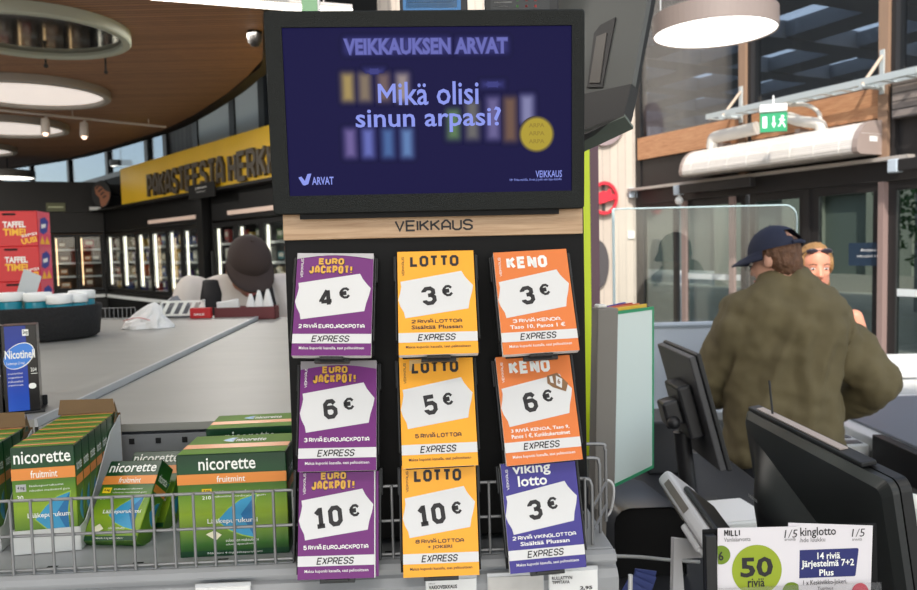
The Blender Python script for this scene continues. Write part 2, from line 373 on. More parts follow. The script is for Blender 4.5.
# the glowing screen: everything on it is its own lit picture
def scr(name, c, e=1.0): return mat(name, c, .4, emit=e, spec=.06, dark=True)
SB = scr('screen navy', (24, 21, 66), 1.0); S1 = scr('screen text', (140, 152, 234), 1.0)
b = MB(dM); b.rect(sx0, sx1, sz0, sz1, .0035, SB)
def sp(px, py): return lp(dM, px, py)
def stext(t, px0, py0, px1, py1, m=S1, bold=.0, y=.003):
    a, d = sp(px0, py0); c, e = sp(px1, py1); mid = (px0 + px1) / 2
    b.text(t, a, c, e, d, y, m, bold)
stext('ikä olisi', 398, 81.5, 479, 104, bold=.012)
a_, d_ = sp(377.5, 83.5); c_, e_ = sp(396, 104); b.sq('M', a_, c_, e_, d_, .003, S1, .155); stext('sinun arpasi?', 355, 108, 501.5, 131, bold=.014)
stext('ARVAT', 311.5, 177, 333.5, 184.5, bold=.02); stext('VEIKKAUS', 536, 170.5, 562.5, 177, bold=.012)
stext('18+ Pelaa maltilla. Arvat ja pelit vain täysi-ikäisille', 510, 178.6, 562, 180.8)
# tick mark in two strokes
for q in ([(298, 177.5), (301, 176.5), (305, 181.5), (304.5, 185.5), (302.5, 185)], [(302.5, 185), (304.5, 185.5), (308, 184), (311, 173.5), (307, 174), (304.5, 181)]):
    b.flat([sp(*p) for p in q], .003, S1)
def soft(px, py, w, h, c, name, dim=1.0, n=10):
    """out-of-focus picture on the screen: nested rounded shapes that fade into the ground colour"""
    for k in range(n):
        t = k / (n - 1); gx = 9 * (1 - 2 * t) / 2 * 1.3; m = scr('%s %d' % (name, k), [lerp(g, v, (t * t * (3 - 2 * t)) * .82) for g, v in zip((22, 20, 62), c)], 1.0)
        x_, z_ = sp(px - gx, py - gx); X_, Z_ = sp(px + w + gx, py + h + gx)
        r = max(.0012, min(abs(X_ - x_), abs(z_ - Z_)) * .28); b.flat(rrect(x_, X_, Z_, z_, r, 4), .0034 - .00002 * k, m)
for k, ch in enumerate('VEIKKAUKSEN ARVAT'):
    if ch == ' ': continue
    pass
soft(343, 37, 108, 16, (62, 62, 128), 'blur glow'); soft(456, 37, 53, 16, (62, 62, 128), 'blur glow')
for k_, bo in enumerate((.11, .09, .07, .05, .025)):
    stext('VEIKKAUKSEN ARVAT', 342 + k_ * .3, 37 + k_ * .3, 509 - k_ * .3, 54 - k_ * .3, scr('blur heading %d' % k_, [lerp(g, v, (k_ + 1) / 6.5) for g, v in zip((22, 20, 62), (128, 132, 214))], 1.0), bo, y=.00313 - .00002 * k_)
soft(364, 68, 20, 6, (70, 72, 140), 'blur caption'); soft(482, 81, 22, 6, (70, 72, 140), 'blur caption')
for px, c, nm in ((340, (190, 165, 96), 'blur gold'), (357, (150, 132, 104), 'blur tan'), (376, (130, 108, 100), 'blur brown'), (395, (176, 160, 150), 'blur cream')): soft(px, 72, 15, 30, c, nm)
for px, c, nm in ((343, (128, 112, 170), 'blur mauve'), (361, (116, 126, 204), 'blur periwinkle'), (381, (84, 120, 176), 'blur teal blue'), (400, (110, 148, 200), 'blur sky')): soft(px, 128, 14, 30, c, nm)
for px, py, h, c, nm in ((446, 108, 32, (106, 140, 90), 'blur green'), (465, 100, 40, (120, 118, 110), 'blur olive'), (486, 96, 44, (120, 112, 160), 'blur violet'), (503, 96, 46, (128, 98, 76), 'blur rust'), (520, 94, 30, (150, 150, 190), 'blur pale')): soft(px, py, 15, h, c, nm)
cx_, cz_ = sp(537, 134)
for k in range(5):
    t = k / 4; b.disc(cx_, cz_, .0215 - .0035 * t, .00312 - .00002 * k, scr('blur coin %d' % k, [lerp(g, v, .3 + .7 * t) for g, v in zip((22, 20, 62), (172, 152, 56))], 1.0))
cc = scr('blur coin text', (150, 130, 52), 1.0)
for i in range(3): stext('ARPA', 529, 123 + i * 8, 545, 127 + i * 8, cc, .03, y=.0030)
b.build('screen', mon)

# ------------------------------------------------------------------ ticket pads and their pockets
PUR = mat('ticket purple', (112, 40, 116), .4, spec=.3); YEL = mat('ticket yellow', (247, 172, 48), .4, spec=.3)
ORA = mat('ticket orange', (224, 124, 62), .4, spec=.3); BLU = mat('ticket blue violet', (64, 56, 138), .4, spec=.3)
PINK = mat('ticket magenta', (178, 40, 110), .35)
GOLD = mat('ticket gold ink', (222, 166, 52), .4); DGOLD = mat('ticket dark ink', (58, 34, 40), .5)
TAGW = mat('ticket tag white', (216, 216, 216), .4); TCLEAR = mat('ticket sleeve edge', (150, 146, 150), .2)
pads = []
def ticket(px, py, wpx, hpx, Y, yaw, tilt, col, kind, num, lines, label, lean=0):
    M = FR(P(px, py, Y), yaw, tilt, lean)
    w = wpx * Y / F; h = hpx * Y / F / cos(R(tilt + 3.6)); t = .011
    x0, x1, z0, z1 = -w / 2, w / 2, -h / 2, h / 2
    U = lambda u: x0 + u * w
    Z = lambda v: z1 - v * h
    b = MB(M); b.rbox(x0, x1, 0, t, z0, z1, .0006, PAPER, 1)
    y = -.0003
    b.rect(x0, x1, z0, z1, y, col)
    txt = WHITE if kind in ('euro', 'keno', 'viking') else DGOLD
    y -= .0002
    # price tag
    tag_pts = [(.035, .30), (.83, .205), (.87, .26), (.925, .31), (.975, .35), (.955, .42), (.92, .50), (.90, .575), (.09, .655), (.075, .60), (.03, .54), (.005, .48), (.03, .41), (.045, .35)]
    b.flat([(U(u), Z(v)) for u, v in tag_pts], y, TAGW)
    y -= .0002
    rot = R(7)
    if len(num) == 1: b.sq(num, U(.31), U(.49), Z(.535), Z(.355), y, INK, .21, rot=rot)
    else: b.sq(num, U(.20), U(.57), Z(.545), Z(.36), y, INK, .22, rot=rot)
    b.sq('€', U(.555 if len(num) == 1 else .645), U(.705 if len(num) == 1 else .79), Z(.455), Z(.345), y, INK, .21, rot=rot)
    # strap line
    b.rect(x0, x1, Z(.885), Z(.795), y, TAGW)
    b.sq('EXPRESS', U(.24), U(.73), Z(.872), Z(.81), y - .0002, INK, .16, .2)
    b.text('Maksa kuponki kassalla, saat pelitositteen', U(.09), U(.91), Z(.948), Z(.915), y, txt, .006)
    def fitsq(t, c, v0, v1, per=.047):
        ww = min(.84, per * len(t)); (b.sq(t, U(c - ww / 2), U(c + ww / 2), Z(v1), Z(v0), y, txt, .20) if t.upper() == t and t[0] != '+' else b.text(t, U(c - ww * .46), U(c + ww * .46), Z(v1 + (.008 if ',' in t else 0)), Z(v0), y, txt, .02))
    if len(lines) == 1: fitsq(lines[0], .49, .702, .74, .044)
    else: fitsq(lines[0], .49, .672, .706, .046); fitsq(lines[1], .49, .725, .762, .044)
    b.sq('VEIKKAUS', U(.055), U(.088), Z(.245), Z(.055), y, txt, .14, vert=True)
    if kind == 'euro':
        b.sq('EURO', U(.285), U(.625), Z(.122), Z(.052), y, DGOLD, .34); b.sq('JACKPOT!', U(.165), U(.735), Z(.212), Z(.125), y, DGOLD, .34)
        b.sq('EURO', U(.285), U(.615), Z(.114), Z(.05), y - .0002, GOLD, .26); b.sq('JACKPOT!', U(.165), U(.725), Z(.204), Z(.125), y - .0002, GOLD, .24)
    elif kind == 'lotto': b.sq('LOTTO', U(.165), U(.80), Z(.155), Z(.045), y, INK, .23)
    elif kind == 'keno': b.sq('KENO', U(.165), U(.715), Z(.175), Z(.055), y, WHITE, .25)
    elif kind == 'viking':
        b.text('viking', U(.15), U(.66), Z(.135), Z(.01), y, WHITE, .02); b.text('lotto', U(.21), U(.60), Z(.225), Z(.125), y, WHITE, .02)
    if num == '6' and kind == 'keno':      # the small picture in the corner of the tag
        c1 = mat('picture brown', (128, 92, 56), .5); q = [(.66, .215), (.80, .195), (.93, .30), (.89, .375), (.72, .325), (.655, .285)]
        b.flat([(U(u), Z(v)) for u, v in q], y - .0002, c1)
        b.flat([(U(.69), Z(.225)), (U(.73), Z(.22)), (U(.74), Z(.29)), (U(.70), Z(.28))], y - .0004, TAGW)
        b.flat([(U(.78), Z(.22)), (U(.86), Z(.255)), (U(.84), Z(.34)), (U(.77), Z(.31))], y - .0004, TAGW)
        b.text('6', U(.79), U(.83), Z(.30), Z(.25), y - .0006, c1, .03)
    if num == '5':                           # worn strip under the clip
        b.flat([(U(.14), Z(.03)), (U(.82), Z(.02)), (U(.80), Z(.055)), (U(.18), Z(.065)), (U(.165), Z(.13)), (U(.135), Z(.13))], y - .0004, mat('torn paper', (214, 176, 120), .7))
    if kind == 'euro' and num != '10': b.flat([(x0, z1), (x0, Z(.06))] + [(U(k / 8), Z(.06 - .04 * sin(pi * k / 8) + (.02 if num == '6' else 0))) for k in range(9)] + [(x1, z1)], y - .0004, TCLEAR)
    if kind == 'euro' and num == '10':     # the next pads peep out at the edge
        b.box(x1 + .0006, x1 + .0035, .003, .009, z0 + .001, z1 - .006, PUR); b.rect(x1 - .0012, x1, z0, z1, y - .0003, TAGW)
    pad = b.build('ticket_pad', None, label, 'ticket pad', 'lottery ticket pads on the stand', origin=M @ V((0, t / 2, z0)))
    # pocket behind it
    p = MB(M)
    p.box(x0 - .003, x1 + .003, t + .0008, t + .0035, z0 + .004, z1 - .002, BLACKM)
    for sx in (-1, 1):
        e = x1 if sx > 0 else x0; a = e + sx * .0042 if (kind == 'euro' and num == '10') else e + sx * .0012
        p.rbox(min(a, a + sx * .0022), max(a, a + sx * .0022), .002, t + .0035, z0 + .018, z1 - .004, .0008, BLACK)
        p.rbox(min(a, a + sx * .004), max(a, a + sx * .004), t - .004, t + .006, z1 - .034, z1 - .0025, .001, BLACK)
    if not -20 < tilt < -16: p.rbox(-.0135, .0135, .001, t + .003, z0 - .0035, z0 - .0006, .0006, BLACK); p.rbox(-.02, .02, t - .003, t + .003, z0 - .006, z0 - .0006, .0006, BLACK)
    p.box(x0 + .004, x1 - .004, t, t + .0035, z0 - .001, z0 + .006, BLACKM)
    # bracket back to the panel
    A = M @ V((0, t + .003, h * .36)); I = tsM.inverted() @ A
    p.M = tsM; p.box(I.x - .022, I.x + .022, I.y - .001, -.0004, I.z - .008, I.z + .008, BLACKM)
    p.build('ticket_pocket', stand)
    return pad
T = [
 (333.5, 303.5, 77.5, 102, .885, 3, -23, PUR, 'euro', '4', ['2 RIVIÄ EUROJACKPOTIA'], 'purple ticket pad marked 4 € in the top row of the stand', 1.8),
 (437.0, 301.5, 78, 103, .885, 3, -23, YEL, 'lotto', '3', ['2 RIVIÄ LOTTOA', 'Sisältää Plussan'], 'yellow ticket pad marked 3 € directly below the header', .1),
 (535.5, 300.5, 75.5, 102, .887, 3, -23, ORA, 'keno', '3', ['3 RIVIÄ KENOA,', 'Taso 10, Panos 1 €'], 'orange ticket pad marked 3 € in the top row of the stand', -1.9),
 (338, 415, 77.5, 107, .880, 3, -18, PUR, 'euro', '6', ['3 RIVIÄ EUROJACKPOTIA'], 'purple ticket pad marked 6 € in the middle row', .9),
 (438, 410.5, 75.5, 108, .880, 3, -18, YEL, 'lotto', '5', ['5 RIVIÄ LOTTOA'], 'yellow ticket pad marked 5 € with a torn strip under its clip', -.6),
 (538.5, 407.5, 76.5, 106, .882, 3, -18, ORA, 'keno', '6', ['3 RIVIÄ KENOA, Taso 9,', 'Panos 1 €, Kunkkukertoimet'], 'orange ticket pad marked 6 € with a little picture on its white tag', -3.0),
 (337, 522, 78, 108, .862, 3, -15, PUR, 'euro', '10', ['5 RIVIÄ EUROJACKPOTIA'], 'purple ticket pad marked 10 €, lowest of the purple ones', .8),
 (440, 519.5, 76.5, 108, .862, 3, -15, YEL, 'lotto', '10', ['8 RIVIÄ LOTTOA', '+ JOKERI'], 'yellow ticket pad marked 10 € below the other yellow ones', .3),
 (543, 515, 77.5, 106, .864, 3, -15, BLU, 'viking', '3', ['2 RIVIÄ VIKINGLOTTOA', 'Sisältää Plussan'], 'blue violet ticket pad marked 3 €, the only blue one', -2.6),
]
for a in T: ticket(*a)
# ================================================================== SHELF UNIT
SHG = mat('shelf grey paint', (150, 152, 154), .42, var=.06, vscale=8); SHD = mat('shelf inner grey', (128, 130, 133), .5, var=.05, vscale=10)
HOLE = mat('slot dark', (16, 16, 18), .8)
shM = FR((P(300, 560, .885)[0], .885, 1.232), YAW)
shelf = thing('gondola_shelf', 'grey steel shop shelf with a wire front rail and perforated back under the worktop', 'shelf', shM)
sL = -.62; sR = lp(shM, 614, 548)[0]
b = MB(shM); b.rbox(sL, sR, .0, .299, -.016, -.0, .003, SHG)
for k in range(9): b.box(-.5 + k * .1, -.488 + k * .1, .012, .018, -.0002, .0004, HOLE)
b.build('shelf_board', shelf)
b = MB(shM)
prof = [(-.004, -.001), (-.010, -.004), (-.013, -.010), (-.013, -.012), (-.008, -.0135), (-.008, -.018), (-.014, -.020), (-.021, -.028), (-.021, -.046), (-.012, -.056), (-.002, -.056), (-.002, -.001)]
n = len(prof); vs = [(x, y, z) for x in (sL, sR) for y, z in prof]
b.add(vs, [[i, (i + 1) % n, (i + 1) % n + n, i + n] for i in range(n)] + [list(range(n)), list(range(2 * n - 1, n - 1, -1))], SHG)
b.build('price_rail', shelf)
b = MB(shM); yb = .301
b.box(sL, sR - .02, yb, yb + .002, -.04, .0885, SHD)
for k in range(14):
    for z in (lp(shM, 143, 441, yb)[1],):
        hx = lp(shM, 143, 441, yb)[0] - .26 + k * .0405
        if hx < sR - .05: b.rect(hx - .0042, hx + .0042, z - .0045, z + .0045, yb - .0006, HOLE)
b.build('back_panel', shelf)
# wire front
b = MB(shM); wr = .0019
zt = .0865; zm = .0445; zb = .004
wxR = lp(shM, 584, 500)[0]
for z in (zt, zm, zb): b.tube([(sL, 0, z), (wxR, 0, z)], wr, STEEL, 8)
k = 0; hx0 = lp(shM, 13, 534)[0]; pitch_ = (lp(shM, 274.6, 520)[0] - hx0) / 13
for k in range(-2, 30):
    x = hx0 + k * pitch_
    if sL < x < wxR + .001: b.tube([(x, -.0034, zb - .004), (x, -.0034, zt + .002)], wr * .9, STEEL, 8)
# turned-back end of the rail: bent loops at the free end
for px, y0, zz, dx in ((592, .01, .083, .0), (600, .045, .098, .0), (606, .085, .105, 0)):
    xx = lp(shM, px, 500, y0)[0]
    b.tube(bez([(wxR - .03 + dx, y0 - .002, zz), (xx - .008, y0, zz), (xx - .001, y0, zz - .007), (xx, y0, zz - .02), (xx, y0, .001)], 5), wr * 1.15, STEEL, 8)
xa = lp(shM, 594, 500, .01)[0]; xb = lp(shM, 606, 500, .085)[0]
for z in (.02, .05): b.tube([(xa, .01, z), (xb, .085, z + .003)], wr, STEEL, 8)
b.tube(bez([(xb - .002, .09, .055), (xb + .008, .09, .052), (xb + .012, .09, .04), (xb + .008, .09, .014), (xb, .09, .004)], 5), wr, mat('wire pale', (196, 196, 196), .35, .3), 8)
b.build('wire_front', shelf)
# base so that the shelf stands on the floor
b = MB(shM); b.box(sL, sR - .03, .02, .29, -1.231, -.018, SHD); b.build('shelf_base', shelf)
# price labels in the rail
def price_label(px0, py0, px1, M, txts, label, paper=PAPER):
    x0, z1 = lp(M, px0, py0, -.0235); x1 = lp(M, px1, py0, -.0235)[0]
    Mq = M
    b = MB(Mq); b.box(x0, x1, -.0255, -.0235, z1 - .034, z1, paper); b.box(x0 - .001, x1 + .001, -.0235, -.0214, z1 - .035, z1 + .004, mat('label sleeve', (196, 198, 200), .25))
    for (t, u0, u1, v0, v1, bo) in txts: b.text(t, x0 + u0, x0 + u1, z1 - v1, z1 - v0, -.0258, INK, bo)
    return b.build('price_label', None, label, 'price label', 'price labels on the shelf rail')
price_label(426, 580, 476, shM, [('HELLO', .003, .0105, .003, .0045, 0), ('VAKIOVEIKKAUS', .003, .036, .006, .0105, .03)], 'white price label hanging below the lowest yellow ticket pad')
price_label(488, 577, 543, shM, [], 'blank grey price label between two printed labels on the rail', mat('blank label', (196, 194, 190), .5, var=.06, vscale=60))
price_label(549, 571.5, 597, shM, [('HELLO', .003, .012, .002, .0038, 0), ('RULLATYYN', .003, .027, .0055, .0095, .03), ('TIPPITAVA', .003, .024, .0105, .0145, .03), ('2,95', .036, .051, .0185, .0235, .04)], 'white price label with two bold lines below the blue violet ticket pad')
price_label(196, 588, 250, shM, [], 'white price label below the large green box')
# ================================================================== COUNTER behind the shelf
CT = mat('grey laminate', (152, 152, 146), .42, var=.05, vscale=5, stretch=(1, 3, 1))
ctop = 1.334
counter = thing('counter', 'long pale grey counter with a two panel worktop behind the shelf', 'counter', (-.8, 2.1, 0))
seamA = PZ(40, 425, ctop); seamB = PZ(259, 318, ctop)
dirs = (seamB - seamA); seamA = seamB - dirs * 1.02
yN = 1.196; 
def seamx(y): return seamA.x + (y - seamA.y) / (seamB.y - seamA.y) * (seamB.x - seamA.x)
yF = 3.08
b = MB(); b.slab([(seamx(yN) + .006, yN - .016), (-.10, yN + .012), (-.02, yF), (seamx(yF) + .02, yF)], ctop - .012, ctop, CT); b.build('worktop_panel', counter)
b = MB(); b.slab([(-2.6, yN - .10), (seamx(yN), yN - .016), (seamx(yF), yF), (-2.6, yF)], ctop - .012, ctop + .012, CT); b.build('worktop_panel', counter)
b = MB(); e = .007
ALU = mat('edge strip aluminium', (184, 188, 190), .4)
b.slab([(seamx(yN), yN - .016), (seamx(yN) + .005, yN - .016), (seamx(yF) + .012, yF), (seamx(yF), yF)], ctop + .0002, ctop + .0135, ALU); b.build('seam_strip', counter)
b = MB(); b.box(-2.55, -.12, yN + .03, yF - .06, 0, ctop - .0125, SHD); b.build('counter_body', counter)
# ================================================================== GUM PACKS ON THE SHELF
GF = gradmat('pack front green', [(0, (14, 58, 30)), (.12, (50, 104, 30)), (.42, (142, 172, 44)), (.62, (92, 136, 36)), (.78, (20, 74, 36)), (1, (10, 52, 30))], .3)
GT = mat('pack top green', (96, 138, 36), .55, var=.3, vscale=9, spec=.2)
DKG = mat('pack dark green', (16, 66, 38), .32); LIME = mat('pack lime', (150, 190, 70), .32)
OB = mat('pack orange band', (228, 142, 66), .35); FIN = mat('pack fin blue', (58, 152, 196), .3); FIN2 = mat('pack fin deep blue', (30, 110, 164), .3)
TY = mat('pack yellow tag', (246, 210, 40), .4); GUM = mat('gum piece cream', (232, 228, 200), .5); PW = mat('pack white print', (244, 246, 240), .4)
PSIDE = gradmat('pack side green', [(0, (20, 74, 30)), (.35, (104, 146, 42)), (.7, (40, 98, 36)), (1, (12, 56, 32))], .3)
def fin(b, cx, cz, w, h, y):
    def f(k): return [(cx - w * .5 * k, cz - h * .08 * k), (cx - w * .2 * k, cz + h * .2 * k), (cx + w * .12 * k, cz + h * .40 * k), (cx + w * .5 * k, cz + h * .5 * k), (cx + w * .42 * k, cz + h * .1 * k), (cx + w * .40 * k, cz - h * .2 * k), (cx + w * .44 * k, cz - h * .5 * k), (cx + w * .1 * k, cz - h * .42 * k), (cx - w * .2 * k, cz - h * .3 * k)]
    b.flat(f(1.08), y, LIME); b.flat(f(1.0), y - .0001, FIN)
    b.flat([(cx + w * .1, cz + h * .05), (cx + w * .5, cz + h * .5), (cx + w * .42, cz + h * .1), (cx + w * .44, cz - h * .5)], y - .0002, FIN2)
def pack(M, w, d, h, strength, count, tagm, name, label, big=False, group='green gum packs on the shelf', full=True):
    b = MB(M); x0, x1 = -w / 2, w / 2
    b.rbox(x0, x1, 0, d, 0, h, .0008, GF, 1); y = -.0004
    U = lambda u: x0 + u * w
    Z = lambda v: h * (1 - v)
    # sides and lid have their own print
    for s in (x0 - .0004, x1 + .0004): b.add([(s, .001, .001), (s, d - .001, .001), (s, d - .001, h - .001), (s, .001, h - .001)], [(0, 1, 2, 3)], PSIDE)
    b.add([(x0 + .001, .001, h + .0004), (x1 - .001, .001, h + .0004), (x1 - .001, d - .001, h + .0004), (x0 + .001, d - .001, h + .0004)], [(0, 1, 2, 3)], GT)
    b.add([(x0 + .001, d * .28, h + .0007), (x1 - .001, d * .28, h + .0007), (x1 - .001, d * .5, h + .0007), (x0 + .001, d * .5, h + .0007)], [(0, 1, 2, 3)], OB)
    if full:
        band0, band1 = (.19, .29) if big else (.20, .31)
        b.rect(x0, x1, Z(band1), Z(band0), y, OB)
        b.text('nicorette', U(.20 if big else .05), U(.72 if big else .94), Z(.155), Z(.035), y - .0002, PW, .012)
        b.text('fruitmint', U(.36 if big else .30), U(.62 if big else .72), Z(band1 - .015), Z(band0 + .022), y - .0002, PW, .006)
        b.rect(U(.22 if big else .06), U(.31 if big else .22), Z(.42 if not big else .375), Z(.35 if not big else .335), y, tagm)
        b.text(strength, U(.235 if big else .085), U(.295 if big else .195), Z(.405 if not big else .367), Z(.365 if not big else .343), y - .0002, INK, .02)
        b.text(count, U(.22 if big else .07), U(.30 if big else .17), Z(.50 if not big else .44), Z(.455 if not big else .405), y, PW, .015)
        b.text('lääkepurukumi', U(.33 if big else .27), U(.75 if big else .80), Z(.385), Z(.36), y, PW, .0)
        b.text('nikotiini medicated gum', U(.33 if big else .27), U(.80 if big else .90), Z(.43), Z(.405), y, PW, .0)
        fin(b, U(.53 if big else .62), Z(.62 if big else .66), w * (.36 if big else .56), h * (.42 if big else .42), y)
        b.text('Lääkepurukumi', U(.26 if big else .22), U(.72 if big else .92), Z(.69), Z(.63), y - .0006, PW, .012)
        b.flat([(U(.24), Z(.78)), (U(.32), Z(.745)), (U(.385), Z(.79)), (U(.33), Z(.845))] if big else [(U(.12), Z(.86)), (U(.24), Z(.80)), (U(.34), Z(.86)), (U(.22), Z(.92))], y - .0006, GUM)
        b.text('sokeriton makeutettu', U(.42), U(.72), Z(.865), Z(.835), y, PW, .0); b.text('nikotiinipurukumi', U(.42), U(.68), Z(.905), Z(.88), y, PW, .0)
        b.rect(x0, x1, 0, Z(.945), y, DKG); b.text('Nikotiini 4 mg lääkepurukumi', U(.25), U(.75), Z(.985), Z(.96), y - .0002, PW, .0)
        # side and lid lettering
        M2 = M @ Mx.Translation((x1 + .0006, d / 2, 0)) @ Mx.Rotation(R(90), 4, 'Z'); b.M = M2
        b.text('nicorette', -d * .35, d * .35, h * .74, h * .84, -.0002, PW, .012); b.rect(-d / 2 + .001, d / 2 - .001, h * .60, h * .69, -.0002, OB); fin(b, 0, h * .38, d * .5, h * .3, -.0002)
        b.M = M @ Mx.Translation((0, 0, h)) @ Mx.Rotation(R(-90), 4, 'X')
        if big:
            b.text('nicorette', -w * .05, w * .24, d * .60, d * .78, -.0010, PW, .012)
            fin(b, -w * .12, d * .70, w * .12, d * .24, -.0010)
        b.M = M
    return b.build(name, None, label, 'gum pack', group, origin=M.to_translation())
zS = 1.2325
def shY(px, Y, z=zS):
    q = P(px, 500, Y); return V((q.x, Y, z))
# large boxes
big_w = 108 * .918 / F
pack(FR(shY(233, .907), 4), big_w, .092, .1255, '4 mg', '210', TY, 'gum_box', 'large green gum box with orange band standing behind the wire rail', True)
bx = FR(V((P(257, 500, 1.03).x, 1.030, zS)), 6); pack(bx, .128, .085, .128, '4 mg', '210', TY, 'gum_box', 'large green gum box mostly hidden behind another large box', True)
# loose leaning packs
def lean_pack(BL, BR, Y, tilt, label, w=.071, h=.108, roll=-14, yaw=0):
    q = P((BL[0] + BR[0]) / 2, BL[1], Y)
    M = FR(V((q.x, Y, zS + .012)), yaw) @ Mx.Rotation(R(-tilt), 4, 'X') @ Mx.Rotation(R(roll), 4, 'Y')
    return M
def cornerM(BL, BR, TL):
    """frame from three corners of a leaning pack"""
    x = (BR - BL).normalized(); z = TL - BL; z = (z - x * z.dot(x)).normalized(); y = z.cross(x)
    o = (BL + BR) / 2
    return Mx(((x.x, y.x, z.x, o.x), (x.y, y.y, z.y, o.y), (x.z, y.z, z.z, o.z), (0, 0, 0, 1)))
M = cornerM(P(79, 541, .945), P(138, 540.5, .930), P(112, 459, 1.02))
pack(M, .077, .030, .110, '4 mg', '30', TY, 'gum_pack', 'small green gum pack leaning sideways in front of another leaning pack')
M = cornerM(P(108, 528, 1.003), P(165, 527, .990), P(137, 447, 1.078))
pack(M, .077, .030, .110, '4 mg', '30', TY, 'gum_pack', 'small green gum pack leaning behind another, next to the large boxes')
# trays of packs
CARD = mat('tray white card', (206, 208, 206), .7); BROWN = mat('cardboard brown', (108, 84, 52), .8, var=.08, vscale=30)
def tray(M, n, w, d1, h, label, plabels, flap=True, first=0):
    D = n * d1
    t = thing('gum_pack_tray', label, 'tray', M, 'card trays of gum packs')
    b = MB(M)
    b.box(-w / 2 - .0028, w / 2 + .0028, -.002, D + .006, .0002, .0022, CARD)
    b.box(-w / 2 - .0028, w / 2 + .0028, -.0028, -.0010, .0004, .030, CARD)
    for s in (-1, 1):
        x = s * (w / 2 + .0012); q = [(-.0028, .0004), (D + .006, .0004), (D + .006, h * .97), (D * .75, h * .86), (D * .35, h * .45), (D * .1, .03), (-.0028, .03)]
        vs = [(x, y, z) for y, z in q] + [(x + s * .0014, y, z) for y, z in q]; k = len(q)
        b.add(vs, [list(range(k)), list(range(2 * k - 1, k - 1, -1))] + [[i, (i + 1) % k, (i + 1) % k + k, i + k] for i in range(k)], CARD)
    b.box(-w / 2 - .0028, w / 2 + .0028, D + .0045, D + .006, .0004, h * .99, BROWN)
    b.build('tray_body', t)
    b = MB(M)   # the lid flap folded over the last packs
    zz = h + .0035
    q = [(-w / 2 - .008, D + .010, zz + .017), (w / 2 - .008, D + .010, zz + .015), (w / 2 + .0016, D - .016, zz), (-w / 2 - .002, D - .020, zz + .001)]
    b.add(q + [(x, y, z + .0012) for x, y, z in q], [(0, 1, 2, 3), (7, 6, 5, 4), (0, 4, 5, 1), (1, 5, 6, 2), (2, 6, 7, 3), (3, 7, 4, 0)], BROWN)
    b.add([(w / 2 - .006, D + .009, zz + .014), (w / 2 + .0016, D + .006, h * .9), (w / 2 + .0018, D - .03, h * .93), (w / 2 + .0016, D - .016, zz)], [(0, 1, 2, 3)], BROWN)
    b.build('lid_flap', t)
    for k in range(n):
        Mk = M @ Mx.Translation((0, k * d1, .0025))
        pack(Mk, w - .001, d1 - .0012, h, '4 mg', '30', LGREY, 'gum_pack', plabels[0] if k == 0 else plabels[1] % ORD[k - 1], group='gum packs in card trays')
ORD = ['second', 'third', 'fourth', 'fifth', 'sixth', 'seventh', 'eighth']
def trayM(pxL, pxR, Y, yaw): 
    a = P(pxL, 500, Y); c = P(pxR, 500, Y); return FR(V(((a.x + c.x) / 2, Y, zS)), yaw)
tray(trayM(14, 76, .930, 10), 7, .0745, .029, .131, 'open white card tray of green gum packs beside the small leaning packs', ['frontmost gum pack in the card tray beside the leaning packs', '%s gum pack from the front in the card tray beside the leaning packs'])
tray(trayM(-68, -4, .930, 10), 4, .0745, .029, .131, 'open card tray of green gum packs cut off by the picture edge', ['frontmost gum pack in the card tray at the picture edge', '%s gum pack from the front in the card tray at the picture edge'])
# ------------------------------------------------------------------ black and blue lozenge boxes
NB = mat('lozenge black', (20, 18, 18), .3); NBL = gradmat('lozenge blue', [(0, (40, 92, 200)), (.35, (18, 60, 170)), (1, (12, 44, 140))], .3)
NBR = mat('lozenge bright blue', (60, 130, 220), .3)
def lozenge(M, label, w=.050, h=.140, d=.045):
    b = MB(M); x0, x1 = -w / 2, w / 2; b.rbox(x0, x1, 0, d, 0, h, .0006, NB, 1); y = -.0003
    U = lambda u: x0 + u * w
    Z = lambda v: h * (1 - v)
    nb = MB(M); b.rect(U(.10), U(.70), 0.001, h - .001, y, NBL)
    el = [(U(.48 + .44 * cos(2 * pi * k / 32)), Z(.355 + .145 * sin(2 * pi * k / 32) - .05 * cos(2 * pi * k / 32))) for k in range(32)]
    el2 = [(U(.47 + .425 * cos(2 * pi * k / 32)), Z(.355 + .135 * sin(2 * pi * k / 32) - .05 * cos(2 * pi * k / 32))) for k in range(32)]
    b.flat(el, y - .0002, PW); b.flat(el2, y - .0003, NBR)
    b.text('Nicotinell', U(.08), U(.93), Z(.385), Z(.285), y - .0005, PW, .02); b.text('Lozenge 2 mg', U(.12), U(.62), Z(.46), Z(.42), y - .0005, PW, .0)
    for k, s in enumerate(('imeskelytabletti', 'sugtablett', 'nikotiini', 'piparminttu')): b.text(s, U(.14), U(.55), Z(.57 + .045 * k), Z(.545 + .045 * k), y - .0005, PW, 0)
    b.text('204', U(.78), U(.95), Z(.545), Z(.50), y, PW, .0); b.rect(U(.78), U(.97), Z(.572), Z(.565), y, PW)
    b.rect(U(.60), U(.78), Z(.125), Z(.05), y - .0005, PW); b.text('2mg', U(.62), U(.76), Z(.115), Z(.06), y - .0007, INK, .02)
    b.flat(rrect(U(.70), U(.92), Z(.745), Z(.68), .0045), y, PW)
    return b.build('lozenge_box', None, label, 'medicine box', 'lozenge boxes on the counter')
zC = ctop + .0125
lM = FR(V((P(22.5, 400, 1.225).x, 1.225, zC)), 24)
def stepM(dx, dy=0): return lM @ Mx.Translation((dx, dy, .0042))
b = MB(lM); b.rbox(-.10, .032, -.003, .05, 0, .0036, .0012, BLACK); b.rbox(-.10, .032, .0475, .051, .0037, .02, .001, BLACK)
b.build('product_riser', None, 'small black riser under the blue and black boxes', 'riser')
